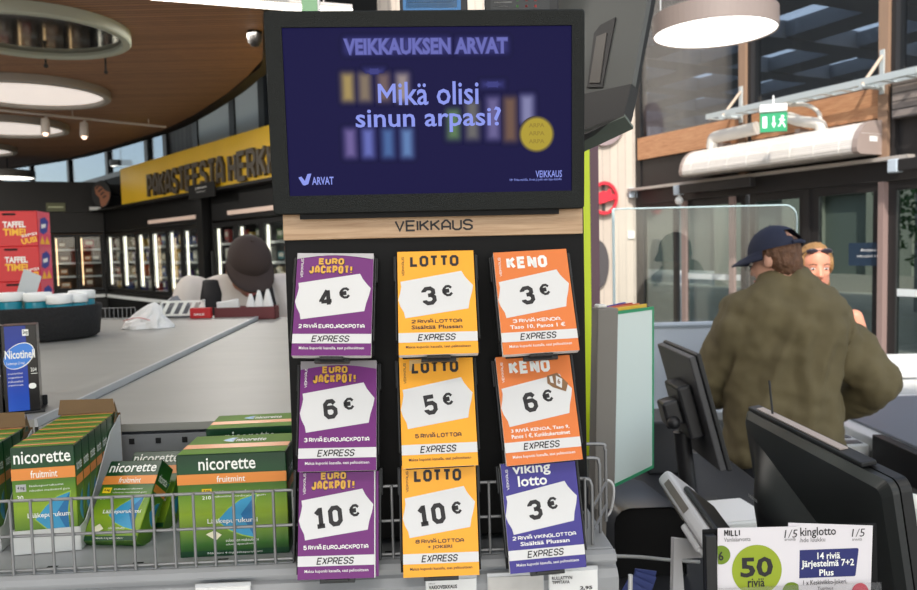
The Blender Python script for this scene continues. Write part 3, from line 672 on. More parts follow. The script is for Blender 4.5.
lozenge(stepM(0), 'blue and black lozenge box standing whole beside the gum tray'); lozenge(stepM(-.0525, .0), 'blue and black lozenge box half cut by the picture edge')
# ------------------------------------------------------------------ tubs in a black felt basket
FELT = mat('black felt', (30, 30, 31), .95, bump=.6, bscale=120)
zc = ctop + .0125
bc = P(14, 340, 2.37); bc.z = zc
basket = thing('felt_basket', 'black felt oval basket holding white and teal tubs', 'basket', bc)
b = MB(FR(bc)); rx, ry, hh = .268, .185, .10
prof = [(.0, .002), (.91, .002), (.96, .012), (1.0, hh), (.985, hh + .004), (.965, hh), (.945, .02), (.0, .012)]
vs = []; n = 48
for k in range(n):
    a = 2 * pi * k / n
    for r, z in prof: vs.append((r * rx * cos(a), r * ry * sin(a), z))
K = len(prof); b.add(vs, [[k * K + i, ((k + 1) % n) * K + i, ((k + 1) % n) * K + i + 1, k * K + i + 1] for k in range(n) for i in range(K - 1)], FELT, True)
b.build('basket_body', basket)
TEAL = mat('tub teal', (16, 130, 150), .3); TLID = mat('tub lid white', (236, 238, 236), .4)
def tub(px, Y, s, label, tilt=0, sticker=False, topy=300):
    q = P(px, topy, Y); q.z = zc + .0135
    M = FR(q, random.uniform(-20, 20)); M = FR(q, 0, tilt)
    t = thing('gum_tub', label, 'tub', M, 'tubs in the felt basket')
    b = MB(M); r = .036 * s; h = .098 * s
    b.lathe([(0, 0), (r * .94, 0), (r, .004), (r, h), (r * .9, h + .003), (0, h + .003)], TEAL, 28)
    if sticker: b.add([(r * 1.01 * sin(a), -r * 1.01 * cos(a), z) for a in [-.5 + .1 * k for k in range(11)] for z in (h * .28, h * .8)], [[2 * k, 2 * k + 2, 2 * k + 3, 2 * k + 1] for k in range(10)], PW)
    b.build('jar', t)
    b = MB(M); b.lathe([(0, h + .0035), (r * 1.05, h + .0035), (r * 1.08, h + .006), (r * 1.08, h + .024), (r * 1.02, h + .029), (r * .8, h + .030), (r * .76, h + .027), (0, h + .027)], TLID, 36)
    b.build('lid', t)
tub(10, 2.34, 1.05, 'teal tub with white lid, the widest, at the picture edge'); tub(38, 2.35, 1.03, 'teal tub with white lid second from the picture edge')
tub(61, 2.33, .97, 'front teal tub with a pale sticker below its white lid', 4, True); tub(75, 2.37, .95, 'small teal tub between the stickered tub and the last one'); tub(82, 2.44, 1.03, 'teal tub against the far end of the basket')
# ------------------------------------------------------------------ tent card and snack boxes
b = MB(FR(V((P(12, 280, 2.45).x, 2.45, zc + .016)), -14, -4, 20)); b.box(-.036, .036, 0, .0012, .105, .2, mat('bluish card', (186, 192, 196), .35)); b.tube([(0, .001, 0), (0, .001, .13)], .003, LGREY)
b.box(-.03, .03, -.02, .02, 0, .004, LGREY)
b.build('price_card', None, 'tilted pale card on a thin stem in front of the red boxes', 'card')
SR = mat('snack box red', (206, 34, 40), .4); SY = mat('snack yellow', (248, 190, 40), .4); SPK = mat('snack pink', (226, 60, 110), .4); SBL = mat('snack blue', (40, 60, 150), .4)
def snack(i, label):
    Y = 3.95; q = P(33, 250, Y)
    M = FR(V((q.x - .244, Y, 1.29 + i * .1835)), 13)
    w, d, h = .50, .22, .183; b = MB(M)
    b.rbox(-w / 2, w / 2, 0, d, 0, h, .003, SR, 1)
    y = -.0006; o = .138
    b.text('TAFFEL', o - .052, o + .056, .098, .130, y, PW, .04); b.text('TIME!', o - .052, o + .055, .056, .094, y, SY, .04)
    ring = [(-.02 + (.036 if k < 24 else .024) * cos(2 * pi * (k % 24) / 23), .06 + (.036 if k < 24 else .024) * sin(2 * pi * (k % 24) / 23)) for k in range(24)]
    b.tube([(x, -.001, z) for x, z in [(-.0 + .03 * cos(2 * pi * k / 24), .06 + .03 * sin(2 * pi * k / 24)) for k in range(24)]], .004, SY, 6, closed=True)
    b.text('UUSI', .17, .243, .015, .045, y, SY, .04, rot=.2); b.text('SIPSI', .17, .245, .052, .066, y, PW, .02, rot=.2)
    b.flat(rrect(.085, .15, h - .022, h - .010, .006), y, mat('hand hole', (40, 8, 10), .8))
    b.M = M @ Mx.Translation((w / 2 + .0008, d / 2, 0)) @ Mx.Rotation(R(90), 4, 'Z')
    b.rect(-d / 2, d / 2, 0, h * .35, -.0002, SPK); b.rect(-d / 2, d / 2, h * .35, h, -.0002, mat('snack side', (224, 90, 110), .4)); b.flat([(-.08, h * .4), (-.02, h * .34), (.05, h * .42), (.08, h * .72), (.02, h * .86), (-.06, h * .78)], -.0004, SBL)
    b.flat([(-.05, h * .5), (.03, h * .55), (.03, h * .66), (-.05, h * .62)], -.0006, PW); b.flat([(-.09, h * .05), (-.04, h * .3), (0, h * .05), (.04, h * .3), (.09, h * .05)], -.0004, SY)
    b.M = M
    return b.build('snack_box', None, label, 'snack box', 'red snack boxes in a stack')
q = P(33, 250, 3.95); b = MB(FR(V((q.x - .244, 3.95, 0)), 13)); b.rbox(-.3, .3, -.04, .32, 0, 1.289, .01, BLACKM); b.build('display_plinth', None, 'dark plinth under the stack of red snack boxes', 'plinth')
for i, s in enumerate(('lowest red snack box, behind the white tub lids', 'middle red snack box of the stack of three', 'topmost red snack box of the stack of three')): snack(i, s)
# ------------------------------------------------------------------ odds and ends at the far end of the counter
def crumple(b, c, r, m, seed, amp=.25, n=4):
    bb = bmesh.new(); bmesh.ops.create_icosphere(bb, subdivisions=n, radius=1)
    for v in bb.verts:
        d = 1 + amp * NZ.noise(v.co * 1.6 + V((seed, 0, 0))) + amp * .6 * NZ.noise(v.co * 4 + V((0, seed, 0)))
        q = V((v.co.x * r[0] * d, v.co.y * r[1] * d, v.co.z * r[2] * d)); q.z = max(q.z, -r[2] * .0)
        v.co = q + V(c)
    b.bm(bb, m, False)
bagp = P(147, 329, 2.62); bagp.z = ctop + .013
b = MB(FR(bagp)); BAG = mat('thin white plastic', (226, 226, 224), .35)
vs = []; n = 40; rows = 9
for j in range(rows):
    t = j / (rows - 1)
    for k in range(n):
        a = 2 * pi * k / n; r = (1 - t) ** .7
        w = 1 + .3 * NZ.noise(V((cos(a) * 2.2, sin(a) * 2.2, t * 3))) + .1 * NZ.noise(V((cos(a) * 6, sin(a) * 6, t * 5)))
        vs.append(((.086 * r * w) * cos(a) + .030 * t ** 2, .05 * r * w * sin(a), .088 * t + .004 * NZ.noise(V((a * 3, t * 4, 1)))))
fs = [[j * n + k, j * n + (k + 1) % n, (j + 1) * n + (k + 1) % n, (j + 1) * n + k] for j in range(rows - 1) for k in range(n)] + [list(range((rows - 1) * n, rows * n)), list(range(n))[::-1]]
for i, v in enumerate(vs): vs[i] = (v[0], v[1], max(0, v[2]))
b.add(vs, fs, BAG)
b.tube(bez([(-.06, -.046, .03), (-.01, -.05, .04), (.03, -.045, .03)], 4), .0016, mat('bag print red', (200, 120, 116), .5), 5)
b.build('plastic_bag', None, 'crumpled white plastic bag lying on the counter', 'bag')
MAR = mat('maroon tray', (92, 26, 30), .5); REDB = mat('red carton', (190, 30, 34), .5)
tq = P(245, 318, 2.98); tq.z = ctop + .0005
b = MB(FR(tq, 3)); 
b.box(-.118, .118, 0, .004, 0, .05, MAR); b.box(-.118, .118, .08, .084, 0, .05, MAR); b.box(-.118, -.114, 0, .084, 0, .05, MAR); b.box(.114, .118, 0, .084, 0, .05, MAR); b.box(-.118, .118, 0, .084, 0, .004, MAR)
b.build('serving_tray', None, 'maroon open tray at the far end of the counter', 'tray')
CONE = mat('napkin white', (222, 222, 220), .7)
for k, (dx, h, lb) in enumerate(((.016, .095, 'white napkin cone in the maroon tray, next to the white packet'), (.048, .108, 'white napkin cone in the middle of the maroon tray'), (.082, .112, 'tallest white napkin cone at the end of the maroon tray'))):
    b = MB(FR(tq + V((dx, .035 + .004 * k, .005)), 20 * k)); b.lathe([(0, 0), (.020, 0), (.023, .02), (.019, h * .5), (.010, h * .85), (.005, h), (0, h)], CONE, 11, smooth=False); b.build('napkin_cone', None, lb, 'napkin', 'napkin cones in the tray')
b = MB(FR(tq + V((-.06, .03, .005)), 6, 0, -8)); b.rbox(-.05, .035, 0, .025, .002, .072, .004, CONE); b.build('white_packet', None, 'white packet lying tilted in the maroon tray', 'packet')
b = MB(FR(V((P(202, 318, 2.95).x, 2.95, ctop + .013)), 5)); b.rbox(-.045, .034, 0, .03, 0, .04, .002, REDB); b.text('SALE', -.03, .01, .012, .02, -.0006, PW, .02); b.build('red_carton', None, 'low red carton beside the maroon tray', 'carton')
lq = V((P(182, 318, 2.99).x, 2.995, ctop + .013))
b = MB(FR(lq, 0)); 
for s in (0, 1): b.box(-.085, .085, 0, .003, .008 + .052 * s, .016 + .052 * s, PW)
for k in range(5): b.flat([(-.085 + k * .034, .014), (-.07 + k * .034, .014), (-.045 + k * .034, .062), (-.06 + k * .034, .062)], .0015, PW); 
b.box(-.085, -.08, 0, .02, 0, .065, PW); b.box(.08, .085, 0, .02, 0, .07, PW)
b.build('lattice_holder', None, 'white lattice holder between the plastic bag and red carton', 'holder')
b = MB(FR(V((P(110, 318, 3.0).x, 3.0, ctop + .013)))); 
for k in range(14): b.tube([(-.12 + k * .017, 0, 0), (-.12 + k * .017, 0, .045)], .0014, STEEL, 6)
for z in (.002, .045): b.tube([(-.12, 0, z), (.10, 0, z)], .0017, STEEL, 6)
b.build('wire_fence', None, 'low wire guard on the counter behind the plastic bag', 'wire guard')
gq = V((P(176, 318, 3.03).x, 3.035, ctop + .013))
b = MB(FR(gq)); crumple(b, (0, 0, 0), (.06, .03, .075), mat('grey film', (116, 118, 122), .4), 4.2, .3, 3); b.build('grey_bag', None, 'crumpled grey film bag behind the white lattice holder', 'bag')
def text3(b, t, x0, x1, z0, z1, yf, yb, m, bold=0.0, rot=0.0, sq=False):
    """raised letters: front, and walls round the outline"""
    n0 = len(b.v); (b.sq(t, x0, x1, z0, z1, yf, m, .17) if sq else b.text(t, x0, x1, z0, z1, yf, m, bold, rot=rot))
    fs = [f for f in b.f if f[0] >= n0]; cnt = {}
    for f in fs:
        for i in range(len(f)):
            e = (f[i], f[(i + 1) % len(f)]); k = tuple(sorted(e)); cnt.setdefault(k, []).append(e)
    Mi = b.M.inverted(); off = b.M.to_3x3() @ V((0, yb - yf, 0)); k = b.mats.index(m)
    mp = {}
    for kk, es in cnt.items():
        if len(es) != 1: continue
        a, c = es[0]
        for q in (a, c):
            if q not in mp: mp[q] = len(b.v); b.v.append(b.v[q] + off)
        b.f.append([a, c, mp[c], mp[a]]); b.mi.append(k); b.sm.append(False)
# ================================================================== SHELL, left half
FLOOR = mat('floor tile grey', (150, 148, 144), .35, var=.08, vscale=3)
b = MB(); b.box(-16, 9, -5, 24, -.1, 0, FLOOR); struct(b, 'floor')
ZC = 3.3
SLAT = stripes('slatted wood', (150, 110, 80), (84, 56, 38), 1, .052, .55, .28, .5, .22)
edge = [PZ(px, py, ZC) for px, py in ((-60, 178), (0, 169), (68, 158), (107, 148), (164, 130), (196, 114), (228, 93), (248, 76), (263, 59))]
edge = [(p.x, p.y) for p in edge] + [(-1.25, 5.2), (-.95, 4.3), (-.9, 1.2), (-.9, -4.5), (-15.5, -4.5), (-15.5, edge[0].y + .8)]
b = MB(); b.slab(edge, ZC, ZC + .22, SLAT); struct(b, 'ceiling_left')
arc = bez([(x, y, ZC - .035) for x, y in edge[:10]], 4)
b = MB(); 
DKT = mat('dark edge trim', (30, 26, 24), .5)
vs = []; 
for p in arc: vs += [(p.x, p.y, ZC - .01), (p.x, p.y, ZC + .30), (p.x + .09, p.y + .09, ZC + .30), (p.x + .09, p.y + .09, ZC - .01)]
b.add(vs, [[i * 4 + k, i * 4 + (k + 1) % 4, i * 4 + 4 + (k + 1) % 4, i * 4 + 4 + k] for i in range(len(arc) - 1) for k in range(4)], DKT); struct(b, 'trim_1')
# unseen ceiling added over the till zone, its edge set to keep sun off
CWH = mat('ceiling white', (214, 212, 206), .8)
NEAR_Y = 1.15
b = MB(); b.box(-.88, 4.6, -4.5, NEAR_Y, ZC, ZC + .22, CWH); struct(b, 'ceiling_sun_shade')
ROOFD = mat('roof underside dark', (40, 40, 42), .8)
b = MB(); b.box(-15.5, -.9, 3.2, 24, 5.6, 5.75, ROOFD); struct(b, 'roof_left')
# ceiling discs
RING = mat('disc ring pale green', (170, 178, 164), .5); RINGD = mat('disc ring grey', (150, 146, 140), .5)
STRETCH = mat('mirror foil', (128, 122, 116), .06, 1.0)
GLOWD = mat('glowing disc', (255, 244, 236), .4, emit=.62); 
lamps_at = []
for i, (c, r, m, lb) in enumerate((((128, 33), .66, STRETCH, 'large round ceiling disc with a mirror face, nearest the camera'), ((107, 93), .74, GLOWD, 'second round ceiling disc from the mirror one, glowing pale'), ((65, 127), .74, GLOWD, 'third round ceiling disc from the mirror one, glowing pale'), ((12, 149), .74, GLOWD, 'fourth round ceiling disc, farthest along the wooden ceiling'))):
    p = PZ(*c, ZC - .06); o = V((p.x - r - .03, p.y, ZC)); lamps_at.append(o)
    t = thing('ceiling_disc_light', lb, 'ceiling light', o, 'round discs in the wooden ceiling')
    b = MB(Mx.Translation(o)); b.lathe([(r, -.001), (r, -.075), (r - .012, -.085), (r - .06, -.085), (r - .07, -.07), (r - .07, -.001)], RING if i == 0 else RINGD, 56, smooth=False); b.build('disc_ring', t)
    b = MB(Mx.Translation(o)); b.lathe([(0, -.045), (r - .072, -.045)], m, 56); b.build('disc_face', t, kind=None)
# spotlight track
a, c = PZ(0, 110, 3.22), PZ(166, 127, 3.22)
a = a + (a - c) * .2
SPW = mat('track white', (196, 190, 184), .5)
t = thing('track_rail', 'pale lighting track running under the wooden ceiling', 'light track', V((a + c) / 2))
b = MB(); d = (c - a).normalized(); b.tube([a, c], .016, SPW, 6); b.build('rail', t)
b = MB(); 
for k in (.1, .5, .9): p = a.lerp(c, k); b.tube([p, V((p.x, p.y, ZC - .001))], .006, SPW, 6)
b.build('hanger', t)
for px, lb in ((56, 'white track spotlight below the second glowing disc'), (92, 'white track spotlight nearest the end of the track')):
    k = min(range(60), key=lambda k: abs((lambda p: CX + F * (p.x) / p.y)(a.lerp(c, k / 59)) - px)); p = a.lerp(c, k / 59)
    t = thing('track_spotlight', lb, 'spotlight', p + V((0, 0, -.2)), 'track spotlights')
    b = MB(); b.tube([p + V((0, 0, -.017)), p + V((0, 0, -.08))], .018, SPW, 8); b.tube([p + V((0, -.02, -.055)), p + V((.01, -.05, -.22))], [.045, .05], SPW, 14); b.build('lamp_body', t)
    b = MB(); q = p + V((.01, -.052, -.222)); b.sphere(q, .03, mat('spot bulb', (255, 216, 190), .3, emit=2.5), 10); b.build('bulb', t)
# linear lamp, dome camera, sprinklers
a, c = PZ(150, -4, 2.95), PZ(352, 12, 2.95)
t = thing('linear_pendant_lamp', 'bright white tube lamp behind the top of the screen', 'lamp', (a + c) / 2)
b = MB(); b.tube([a, c], .019, mat('tube light', (255, 248, 236), .3, emit=3.5), 10); b.build('light_tube', t)
b = MB(); u = V((0, 0, .026)); b.tube([a + u, c + u], .016, SPW, 6); 
for k in (.15, .85): p = a.lerp(c, k) + u; b.tube([p, V((p.x, p.y, ZC if p.x < -.95 else 3.6))], .004, SPW, 5)
b.build('housing', t)
p = PZ(255, 42, 3.22); b = MB(Mx.Translation(p)); b.lathe([(0, .078), (.055, .078), (.058, .04), (.05, .0), (.03, -.03), (0, -.038)], mat('dome dark', (40, 38, 36), .6), 20); b.build('ceiling_camera', None, 'small dark dome camera under the edge of the wooden ceiling', 'camera')
for px, py, lb in ((106, 72, 'thin ceiling sprinkler between the mirror disc and second disc'), (46, 66, 'thin ceiling rod beside the mirror disc')):
    p = PZ(px, py, 3.16); b = MB(); b.tube([p, V((p.x, p.y, ZC - .001))], .008, DKT, 6); b.sphere(p, .018, DKT, 8); b.build('ceiling_sprinkler', None, lb, 'sprinkler')
# ================================================================== FREEZERS
def Zf(px): return 3936 / (px + 191)
FzM = FR(V(((210 - CX) * Zf(210) / F, Zf(210), 0)), -49.7)
FB = mat('freezer black', (7, 7, 8), .45, spec=.3); FIN_ = mat('freezer inside', (150, 154, 158), .6); FINW = mat('freezer inside warm', (120, 92, 66), .6)
SHW = mat('freezer shelf white', (214, 218, 218), .4); LED = mat('led strip', (250, 244, 226), .3, emit=4.5); LEDW = mat('led strip warm', (255, 214, 160), .3, emit=3)
FG = glass('freezer glass', (.86, .88, .88), .03)
z0f, z1f = 1.0, 1.97
FOOD = {}
PACKC = [('orange', (196, 98, 50)), ('cream', (214, 200, 168)), ('blue', (58, 84, 156)), ('red', (170, 44, 40)), ('green', (84, 124, 70)), ('violet', (92, 66, 132)), ('teal', (50, 128, 140)), ('white', (214, 214, 210)), ('yellow', (212, 172, 70))]
def freezer(M, edges, label, warm, post=(), cols=None):
    xa, xb = edges[0], edges[-1]
    t = thing('freezer_cabinet', label, 'freezer', M @ V(((xa + xb) / 2, 0, 0)), 'upright freezers along the wall')
    i_m = FINW if warm else FIN_
    b = MB(M)
    b.box(xa, xb, .0, .62, 0, z0f - .02, FB); b.box(xa, xb, .0, .62, z1f + .03, 2.34, FB); b.box(xa - .03, xa, 0, .62, 0, 2.34, FB); b.box(xb, xb + .03, 0, .62, 0, 2.34, FB); b.box(xa, xb, .58, .62, z0f - .02, z1f + .03, i_m)
    b.build('cabinet_body', t)
    b = MB(M)
    for z in (z0f + .02, z0f + .25, z0f + .48, z0f + .71): b.box(xa + .005, xb - .005, .09, .57, z - .012, z, i_m); b.box(xa + .005, xb - .005, .075, .09, z - .02, z + .012, SHW)
    b.build('shelves', t)
    b = MB(M); b.box(xa, xb, -.03, -.002, .88, .93, SHW); b.build('price_strip', t)
    if not warm: b = MB(M); b.box(xa + (.55 if label == LA else .2) * (xb - xa), xb - .05, -.04, -.002, 2.05, 2.10, mat('header light', (214, 190, 176), .4, emit=.2)); b.build('header_light', t)
    for k in range(len(edges) - 1):
        a, c = edges[k], edges[k + 1]; w = c - a; fr = .045
        b = MB(M)
        for q in ((a, a + fr, z0f, z1f), (c - fr, c, z0f, z1f), (a + fr, c - fr, z0f, z0f + .05), (a + fr, c - fr, z1f - .05, z1f)): b.box(q[0] + .002, q[1] - .002, -.012, .02, q[2], q[3], FB)
        d = b.build('door', t)
        b = MB(M); b.box(a + fr, c - fr, .0, .006, z0f + .05, z1f - .05, FG); b.build('glass_pane', d)
        b = MB(M); b.rbox(a + .012, a + .03, -.045, -.013, z0f + .3, z0f + .62, .004, BLACK); b.build('handle', d)
        b = MB(M)
        lx = a + fr + .02 if not warm else a + fr + .01
        b.box(lx, lx + (.016 if not warm else .016), .03, .055, z0f + .1, z1f - .07, LEDW if warm else LED)
        if not warm: b.box(c - fr - .035, c - fr - .02, .04, .06, z0f + .1, z1f - .07, LED)
        b.build('light_strip', t)
        # goods
        for r_, z in enumerate((z0f + .02, z0f + .25, z0f + .48, z0f + .71)):
            x = a + .09
            while x < c - .10:
                wv = random.uniform(.11, .17); hv = random.uniform(.12, .19)
                if x + wv > c - .05: break
                names = cols or PACKC; nm, col = random.choice(names)
                key = (nm, warm)
                if key not in FOOD:
                    bb = MB(); bb.rbox(-.5, .5, -.5, .5, 0, 1, .04, mat('food pack ' + nm, col, .45), 1); bb.rect(-.36, .36, .5, .86, -.505, mat('food label pale', (226, 222, 210), .5)); bb.rect(-.42, .42, .1, .3, -.505, mat('food label ' + nm, [v * .55 for v in col], .5))
                    FOOD[key] = bb.build('food_pack', None, None, 'food pack'); first = True; o = FOOD[key]
                else: o = FOOD[key].copy(); COL.objects.link(o)
                o.matrix_world = M @ Mx.Translation((x + wv / 2, .15 + .05 * random.random(), z + .0005)) @ Mx.Rotation(random.uniform(-.08, .08), 4, 'Z') @ Mx.Diagonal((wv * .94, .1, hv, 1))
                o['label'] = '%s frozen food pack on the shelves of %s' % (nm, WHERE[label]); o['group'] = '%s food packs in %s' % (nm, WHERE[label]); o['category'] = 'food pack'
                x += wv + .012
    return t
LA = 'long black freezer with bright vertical light strips below the yellow sign'; LB = 'black freezer behind the person in the dark cap'; LC = 'black freezer with warm dim light at the end of the row'
WHERE = {LA: 'the freezer left of the black post', LB: 'the freezer behind the capped person', LC: 'the warm lit freezer'}
def fx(px): return L(FzM, px, 255)[0]
e1 = [fx(p) for p in (107, 122, 137.5, 151.5, 168, 183, 201)]
freezer(FzM, e1, LA, False)
x0 = fx(214); freezer(FzM, [x0 + .68 * k for k in range(5)], LB, False)
b = MB(FzM); b.box(fx(203.5) + .06, fx(212.5) - .04, -.10, .3, 0, 2.339, FB); struct(b, 'pillar_1')
FaM = FR(FzM @ V((fx(104.5), -.02, 0)), 25)
def fax(px): return L(FaM, px, 255)[0]
wcols = [('amber', (176, 120, 66)), ('cream', (206, 176, 130)), ('red', (196, 40, 34)), ('brown', (120, 76, 48)), ('grey', (130, 124, 120))]
freezer(FaM, [fax(p) for p in (4, 28, 52.5, 78, 103.5)], LC, True, cols=wcols)
# fascia above the freezers, bulkhead and shelf of the sign
b = MB(FzM); b.box(fx(104) - .1, L(FzM, 480, 255)[0], -.18, .7, 2.345, 2.375, FB); struct(b, 'trim_2')
b = MB(FaM); b.box(-7.5, -.02, .0, .9, 2.345, 2.86, FB); struct(b, 'trim_3')
b = MB(FaM); b.box(fax(49), fax(68), -.03, -.005, 2.36, 2.50, mat('dim sign', (88, 92, 62), .5)); b.box(fax(51), fax(66), -.034, -.031, 2.42, 2.44, mat('dim sign bar', (190, 196, 160), .5)); b.build('aisle_sign', None, 'small dull green aisle sign above the warm lit freezer', 'sign')
b = MB(FaM); b.box(fax(92), fax(103), -.45, -.02, 2.36, 2.41, SHW); b.build('air_vent', None, 'white slim vent under the round picture sign', 'vent')
# wall behind, from far corner to behind the stand
DWALL = mat('dark wall', (24, 24, 25), .8)
b = MB(FzM); b.box(fx(60) - 3, L(FzM, 500, 255, .72)[0], .72, .85, 0, 2.6, DWALL); struct(b, 'wall_left')
b = MB(FaM); b.box(-8, .8, .95, 1.05, 0, 2.9, DWALL); struct(b, 'wall_far')
# the yellow sign
YS = mat('sign yellow', (226, 184, 34), .35, var=.06, vscale=2); SLT = mat('sign letter', (66, 58, 46), .4)
def Ls(px, py): return L(FzM, px, py, -.12)
sxa = Ls(121, 190)[0]; sxb = Ls(470, 120)[0]
t = thing('freezer_sign', 'long yellow sign with raised dark letters above the freezers', 'sign', FzM @ V(((sxa + sxb) / 2, -.1, 2.38)))
zb_, zt_ = Ls(121, 208)[1], Ls(121, 169)[1]
b = MB(FzM); b.rbox(sxa, sxb, -.12, .0, 2.376, zt_, .004, YS, 1); b.build('sign_board', t)
b = MB(FzM); pl0, pl1 = Ls(149.5, 190)[0], Ls(226, 170)[0]; h0, h1 = Ls(149, 199)[1], Ls(149, 175)[1]
text3(b, 'PAKASTEESTA', pl0, pl1, h0, h1, -.16, -.121, SLT, .0, sq=True)
w_ = (pl1 - pl0) / 11; h_0 = Ls(231.5, 190)[0]; text3(b, 'HERKKUJA', h_0, h_0 + w_ * 8.1, h0, h1, -.16, -.121, SLT, .0, sq=True)
b.build('sign_letter', t, 'raised dark letters')
b = MB(FzM); a0, a1 = Ls(195, 190)[0], Ls(221.5, 190)[0]; q0, q1 = L(FzM, 196, 199, -.2)[1], L(FzM, 196, 184.5, -.2)[1]
b.box(a0, a1, -.205, -.19, q0, q1, BLACKM); b.text('pakaste', lerp(a0, a1, .28), lerp(a0, a1, .72), lerp(q0, q1, .62), lerp(q0, q1, .8), -.207, PAPER, 0); b.text('herkut', lerp(a0, a1, .32), lerp(a0, a1, .68), lerp(q0, q1, .4), lerp(q0, q1, .52), -.207, LGREY, 0)
b.box(a0 + .02, a0 + .04, -.19, -.161, q1 - .03, q1 - .01, BLACKM)
b.build('shelf_card', None, 'small black card hung on the edge of the yellow sign', 'sign')
# round picture sign
p = P(101, 194, Zf(118) - .3); M = FR(p, -25)
b = MB(M); b.prism([(.215 * cos(2 * pi * k / 36), .215 * sin(2 * pi * k / 36)) for k in range(36)], 0, .04, BLACK); 
skin = mat('picture warm brown', (138, 88, 62), .6); b.flat([(.0, -.21), (.10, -.18), (.19, -.08), (.20, .02), (.10, .05), (.02, .12), (-.08, .14), (-.14, .10), (-.12, .0), (-.04, -.06), (-.03, -.14)], -.001, skin)
for k in range(4): b.flat([(-.12 + .05 * k, .10 - .05 * k), (-.02 + .04 * k, .16 - .06 * k), (.01 + .04 * k, .14 - .06 * k), (-.10 + .05 * k, .075 - .05 * k)], -.002, mat('picture dark brown', (60, 40, 34), .6))
b.box(-.02, .02, .04, .35, -.02, .02, BLACK)
b.build('round_sign', None, 'round picture sign with a brown hand beside the yellow sign', 'sign')
# clerestory windows on the wall beyond
CwM = FR(V(((50 - CX) * 20.5 / F, 20.5, 0)), -49.7)
def cx(px, py=160): return L(CwM, px, py)[0]
zl, zh = 3.2, 5.6
b = MB(CwM); b.box(cx(-30) - 1, cx(430), 0, .2, 0, zl, DWALL); struct(b, 'wall_back')
SKYG = glass('clerestory glass', (.40, .46, .50), .05)
cuts = [-40, -2, 29, 67, 106, 146, 165, 196, 233, 263, 300]
BLD = mat('roller blind pale', (176, 184, 186), .7); LOU = stripes('dark louvre', (56, 54, 54), (24, 24, 26), 0, .12)
for k in range(len(cuts) - 1):
    a, c = cx(cuts[k]), cx(cuts[k + 1]); b = MB(CwM); f = .09
    for q in ((a, a + f, zl, zh), (c - f, c, zl, zh), (a + f, c - f, zl, zl + .1), (a + f, c - f, zh - .1, zh)): b.box(q[0], q[1], 0, .12, q[2], q[3], FB)
    w = struct(b, 'window_%d' % (k + 1))
    b = MB(CwM); b.box(a + f, c - f, .05, .06, zl + .1, zh - .1, LOU if cuts[k] == 165 else SKYG); b.build('pane', w)
    if cuts[k] in (196, 233):
        b = MB(CwM); b.box(a + f + .02, c - f - .02, .02, .03, zl + .12, zh - .15, BLD); b.build('roller_blind', w)
# distant pendants
for (px, py, Z_, r, lb) in ((8, 177, 13.2, .42, 'round pendant lamp hanging below the wooden ceiling at the picture edge'), (121, 165.5, 16, .22, 'small round pendant lamp beside the yellow sign')):
    p = P(px, py, Z_); t = thing('round_pendant_lamp', lb, 'pendant lamp', p, 'round pendant lamps')
    b = MB(Mx.Translation(p)); b.lathe([(0, .10), (r, .10), (r, -.02), (r - .02, -.02), (r - .02, .08), (0, .08)], mat('pendant shell', (86, 84, 82), .5), 32, smooth=False); b.tube([(0, 0, .1), (0, 0, 5.59 - p.z)], .012, FB, 5); b.build('lamp_shade', t)
    b = MB(Mx.Translation(p)); b.lathe([(0, -.012), (r - .022, -.012)], mat('pendant glow', (255, 250, 240), .4, emit=3), 32); b.build('diffuser', t)
# ================================================================== ENTRANCE WALL
WM = FR(V(((888 - CX) * 7.5 / F, 7.5, 0)), -64.3)
def W(px, py=240, y=0): return L(WM, px, py, y)
FRM = mat('door frame dark', (40, 38, 38), .45); POST = mat('post sunlit pink', (150, 128, 122), .5); WGL = glass('entrance glass', (.66, .72, .70), .05); UGL = glass('upper glass', (.72, .75, .78), .07)  # POST: pink of the sun on the jambs is put into its colour
BEAMW = woodmat('orange wood', (176, 122, 86), (206, 158, 118), (3, 3, 30), .55, 2); BGREY = stripes('grey wood plank', (138, 128, 122), (84, 78, 74), 2, .075)
BEI = stripes('beige plank', (196, 184, 170), (150, 140, 130), 0, .11, .7, .06, .3, .08)
xL = W(641)[0]; xE = W(930)[0] + 1.6
# upper glazing and mullions
m1 = W(748, 100)[0]; m2 = W(890, 60)[0]
b = MB(WM)
for x in (m1, m2): b.box(x - .05, x + .05, -.10, .06, 2.35, 6.2, mat('mullion wood', (150, 122, 100), .5)); b.box(x + .052, x + .10, -.06, .10, 2.35, 6.2, FRM)
b.box(xL - .08, xL + .02, -.02, .1, 0, 6.2, FRM); b.box(xL, xE, -.02, .1, 6.1, 6.2, FRM)
win = struct(b, 'window_20')
b = MB(WM); b.box(xL + .02, xE, .0, .012, 3.07, 6.1, UGL); b.build('pane', win)
b = MB(WM); b.box(xL + .0, m2 - .055, -.05, .05, 2.76, 3.06, BEAMW)
bx = W(832, 108)[0]; struct(b, 'trim_4')
b = MB(WM); b.box(m2 + .11, xE, -.12, .05, 2.72, 3.10, BGREY); struct(b, 'trim_5')
b = MB(WM); b.box(xL, xE, .0, .05, 2.38, 2.755, FRM); b.box(xL, xE, -.06, .06, 2.14, 2.379, FRM); struct(b, 'wall_entrance')
b = MB(WM); b.box(W(641)[0] - .1, m2 + .3, -.16, -.061, 2.33, 2.365, mat('header rail grey', (176, 168, 160), .4)); struct(b, 'trim_6')
